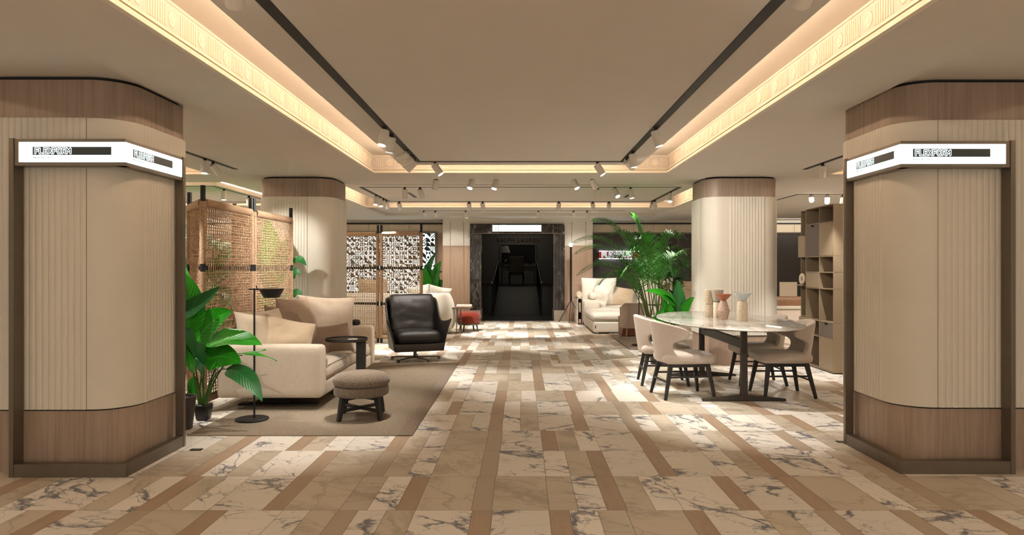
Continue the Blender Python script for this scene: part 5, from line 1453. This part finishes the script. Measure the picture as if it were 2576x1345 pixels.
def palm():
    Y = 11.0; loc = Vector((2.16, Y, 0)); t = thing('potted_palm', 'tall feathery palm in front of the dark wall behind the marble table', 'plant', loc)
    round_pot(t, .16, .20, .34)
    tips = [(1446,611,-.2,1560,590), (1450,640,.3,1545,600), (1456,693,-.1,1540,640), (1494,558,.2,1575,575), (1588,543,.1,1612,600), 
            (1508,716,-.6,1560,665), (1548,735,.3,1585,670), (1700,600,.3,1675,590), (1722,668,.5,1690,610), (1540,592,.7,1590,590),
            (1500,668,.5,1570,630), (1560,700,-.5,1590,640), (1600,690,.5,1620,640), (1690,690,-.3,1675,640), (1610,600,-.6,1630,610), (1580,640,-.7,1615,620)]
    for i, (tx, ty, dy, cx, cy) in enumerate(tips):
        tip = wp(tx, ty, Y+dy); ctl = wp(cx, cy-18, Y+dy*.6)
        base = loc+Vector((rng.uniform(-.09,.09), rng.uniform(-.07,.07), .31))
        frond(t, base, (ctl.x*.75+base.x*.25, ctl.y, ctl.z+.12), tip, .30, .019, 42, .34, r=.010, start=.32)
    for k in range(9):
        a = rng.uniform(0, 6.28); b = loc+Vector((.07*math.cos(a), .06*math.sin(a), .31))
        stalk(t, [b, b+Vector((.06*math.cos(a), .05*math.sin(a), .4)), b+Vector((.20*math.cos(a), .14*math.sin(a), .85))], .014, .008, 'brownstem', 'cane')
palm()
def dracaena():
    loc = Vector((2.62, 12.1, .019)); t = thing('potted_plant', 'dark bushy plant with narrow leaves on slim canes behind the palm', 'plant', loc)
    round_pot(t, .14, .18, .3)
    for k in range(9):
        a = 2*PI*k/9; top = loc+Vector((.26*math.cos(a)+.02, .22*math.sin(a), rng.uniform(1.25,2.05)))
        b = loc+Vector((.06*math.cos(a), .06*math.sin(a), .27)); stalk(t, [b, b*.5+top*.5+Vector((.03,0,0)), top], .010, .006, 'brownstem', 'cane')
        for q in (1.0, .82, .64):
            c = b*(1-q)+top*q; o = Vector(t.location); mb = MB(); uv = []
            for i in range(13):
                an = 2*PI*i/13+q*3; el = rng.uniform(-.1,.9); d = Vector((math.cos(an)*math.cos(el), math.sin(an)*math.cos(el), math.sin(el))); l = rng.uniform(.20,.32)
                blade(mb, uv, c-o, c-o+d*l*.6+Vector((0,0,.04)), c-o+d*l+Vector((0,0,-.07)), .036, Vector((0,0,1))-d*.3, fold=.2, n=5, m=2, shape='lance')
            mb.build('leaf_cluster', M_['leaf2' if (k+int(q*10)) % 3 else 'palm'], t, smooth=180, recalc=False, uv=uv)
dracaena()

# ------------------------------------------------------------------ track spotlights
def make_spot():
    t = thing('track_spotlight', 'white cylinder spotlight', 'spotlight')
    return t
SPOT_PROTO = {}
def spotlight(loc, target, label, group, power=20, size=42, on=True, ln=.15, r=.043, col=(1.0,.94,.85)):
    t = thing('track_spotlight', label, 'spotlight', loc, 0, group)
    L = Vector(loc); d = (Vector(target)-L).normalized()
    q = d.to_track_quat('-Z', 'Y').to_matrix().to_4x4()
    piv = Vector((0,0,-.05))
    M = Matrix.Translation(piv) @ q
    if 'mount' not in SPOT_PROTO:
        a = MB().lathe([(0,0),(.018,0),(.018,-.035),(.012,-.05),(0,-.05)], 12).build('mount', M_['track'], t, smooth=40)
        b = MB().lathe([(0,.02),(r-.004,.02),(r,.016),(r,-ln+.02),(r-.005,-ln+.02),(r-.006,-ln+.032),(0,-ln+.032)], 28).build('body', M_['white_spot'], t, smooth=40)
        c = MB().lathe([(0,-ln+.027),(r-.007,-ln+.027),(r-.007,-ln+.031),(0,-ln+.031)], 24).build('lens', M_['lens'], t)
        SPOT_PROTO.update(mount=a, body=b, lens=c)
    else:
        a, b, c = [SPOT_PROTO[k].copy() for k in ('mount', 'body', 'lens')]
        for o in (a, b, c): COL.objects.link(o); o.parent = t
    b.matrix_local = M; c.parent = b; c.matrix_local = Matrix.Identity(4)
    dl = bpy.data.lights.new('beam', 'SPOT'); dl.energy = power*SPOT_W; dl.color = col; dl.spot_size = R(size); dl.spot_blend = .7; dl.shadow_soft_size = .018
    lo = bpy.data.objects.new('beam', dl); COL.objects.link(lo); lo.location = L+piv+d*(ln-.020); lo.rotation_euler = q.to_euler()
    return t
ORD = ['nearest', 'second', 'third', 'fourth', 'fifth', 'sixth', 'seventh']
def row(items, where, group, z=ZP-.004):
    n = len(items)
    for i, (x, y, tg, pw, sz) in enumerate(items):
        lab = 'white spotlight '+('nearest' if where[1] == 'depth' and i == 0 else 'leftmost' if i == 0 else ORD[i])+' '+where[0]
        spotlight((x, y, z), tg, lab, group, pw, sz)
zy = lambda py, z=ZP: (z-H)*F/(CY-py)
P0 = 26
row([(-1.27, 3.0, (-2.2, 6.6, .4), 32, 30), (-1.27, zy(319), (-1.75, 5.75, 0), 42, 50), (-1.27, zy(337), (-1.75, 6.9, .3), 30, 50), (-1.27, zy(377), (-3.3, 7.75, 1.75), 40, 50), (-1.27, zy(390), (-3.3, 8.3, 1.6), 40, 54), (-1.27, zy(397), (-2.9, 8.7, 1.2), 45, 54)],  # the nearest spot is out of view, added to brighten the sofa arm
    ('from here on the long left aisle track', 'depth', ''), 'spotlights on the left aisle track')
row([(1.27, 3.0, (1.65, 7.1, .5), 44, 34), (1.27, zy(320), (2.05, 6.3, 0), 48, 54), (1.27, zy(380), (1.6, 7.7, .3), 34, 46), (1.27, zy(395), (3.0, 9.84, 1.5), 34, 66)],  # nearest one sits outside the view, an added spot to lift the chair backs
    ('from here on the long right aisle track', 'depth', ''), 'spotlights on the right aisle track')
row([(xat(1094, 8.47), 8.47, (.2, 8.3, 1.0), 45, 70), (xat(1503, 8.47), 8.47, (1.95, 8.2, 1.1), 40, 70)],
    ('from left at the far edge of the big ceiling panel', 'x', ''), 'spotlights at the far edge of the big panel')
row([(xat(p, 9.93), 9.93, tg, w, 42) for p, tg, w in ((1097, (-1.7, 10.6, .4), 45), (1188, (-1.5, 8.6, .0), 45), (1248, (-1.0, 9.0, 0), 45), (1443, (1.9, 8.9, 0), 45), (1490, (2.2, 10.2, .4), 45))],
    ('from left in the row just behind the ceiling beam', 'x', ''), 'spotlights behind the ceiling beam', ZB-.004)
row([(xat(p, 11.15), 11.15, tg, w, 42) for p, tg, w in ((1018, (-1.9, 11.6, .4), 60), (1056.5, (-.8, 12.2, 0), 75), (1504, (.7, 12.0, 0), 75), (1547, (2.1, 10.2, 1.2), 45), (1586, (2.1, 11.0, 1.0), 45))],
    ('from left on the near edge of the second ceiling panel', 'x', ''), 'spotlights on the near edge of the second panel')
row([(-2.6, y, tg, w, 46) for y, tg, w in ((12.3, (-2.7, 11.9, .8), 40), (12.65, (-2.3, 12.3, 1), 45), (12.95, (-2.9, 14.5, .8), 32), (13.2, (-2.2, 14.8, .6), 30))],
    ('from here on the left edge of the second panel', 'depth', ''), 'spotlights on the left edge of the second panel')
row([(xat(p, 13.52), 13.52, tg, w, 42) for p, tg, w in ((1004, (-1.9, 14.6, .5), 45), (1180, (-1.0, 15.2, .2), 80), (1214, (-.4, 14.4, 0), 85), (1406, (.4, 14.6, 0), 85), (1491, (1.9, 15.0, .4), 62), (1532, (2.1, 16.9, .6), 48))],
    ('from left on the far edge of the second ceiling panel', 'x', ''), 'spotlights on the far edge of the second panel')
row([(2.6, y, tg, w, 46) for y, tg, w in ((11.8, (2.3, 11.3, 1.2), 45), (13.2, (3.1, 14.0, .4), 45), (13.42, (2.5, 16.5, .7), 40))],
    ('from here on the right edge of the second panel', 'depth', ''), 'spotlights on the right edge of the second panel')
row([(xat(p, 16.515), 16.515, tg, w, 50) for p, tg, w in ((1066, (-1.75, 18.2, 1.7), 16), (1095, (-1.6, 18.2, 1.0), 10), (1171, (-.9, 16.7, 0), 70), (1354, (.5, 16.8, 0), 70), (1443, (1.6, 18.2, 1.6), 13), (1477, (2.0, 17.5, .6), 30))],
    ('from left on the thin far track before the portal', 'x', ''), 'spotlights before the black portal', 2.786)
row([(-3.8, 5.95, (-2.5, 6.66, .35), 42, 44), (-3.8, zy(398.4), (-3.8, 7.9, .5), 45, 50), (-3.8, zy(405.5), (-3.3, 9.84, 1.4), 28, 60)], ('from here on the short track above the rope screen', 'depth', ''), 'spotlights above the left rope screen')
row([(-4.95, 11.4, (-4.9, 11.2, 0), 50, 56), (-4.95, 12.45, (-5.4, 13.4, 0), 50, 56)], ('from here on the track behind the left rope screen', 'depth', ''), 'spotlights in the left bay')
row([(3.8, 8.58, (3.9, 9.0, 1.0), 45, 60)], ('on the short track before the bookcase', 'depth', ''), None)
row([(xat(p, 12.22), 12.22, tg, w, 56) for p, tg, w in ((2041, (4.6, 10.6, 1.6), 45), (2081, (5.0, 11.2, 1.2), 45), (2121, (6.2, 13.8, .6), 45))], ('from left on the track above the bookcase', 'x', ''), 'spotlights above the bookcase')

# black floor outlets at the inner ends of both frames
for px, py, lb in ((494, 1131, 'small black floor outlet in the marble beside the left sign frame'), (2118, 1111, 'small black floor outlet in the marble beside the right sign frame')):
    x, y = gp(px, py); t = thing('floor_outlet', lb, 'outlet', (x, y, .0005))
    MB().box(-.045, .045, -.025, .025, 0, .004).build('plate', M_['black'], t, bevel=.001); MB().box(-.03, .03, -.012, .012, .004, .0055).build('flap', M_['steel'], t)
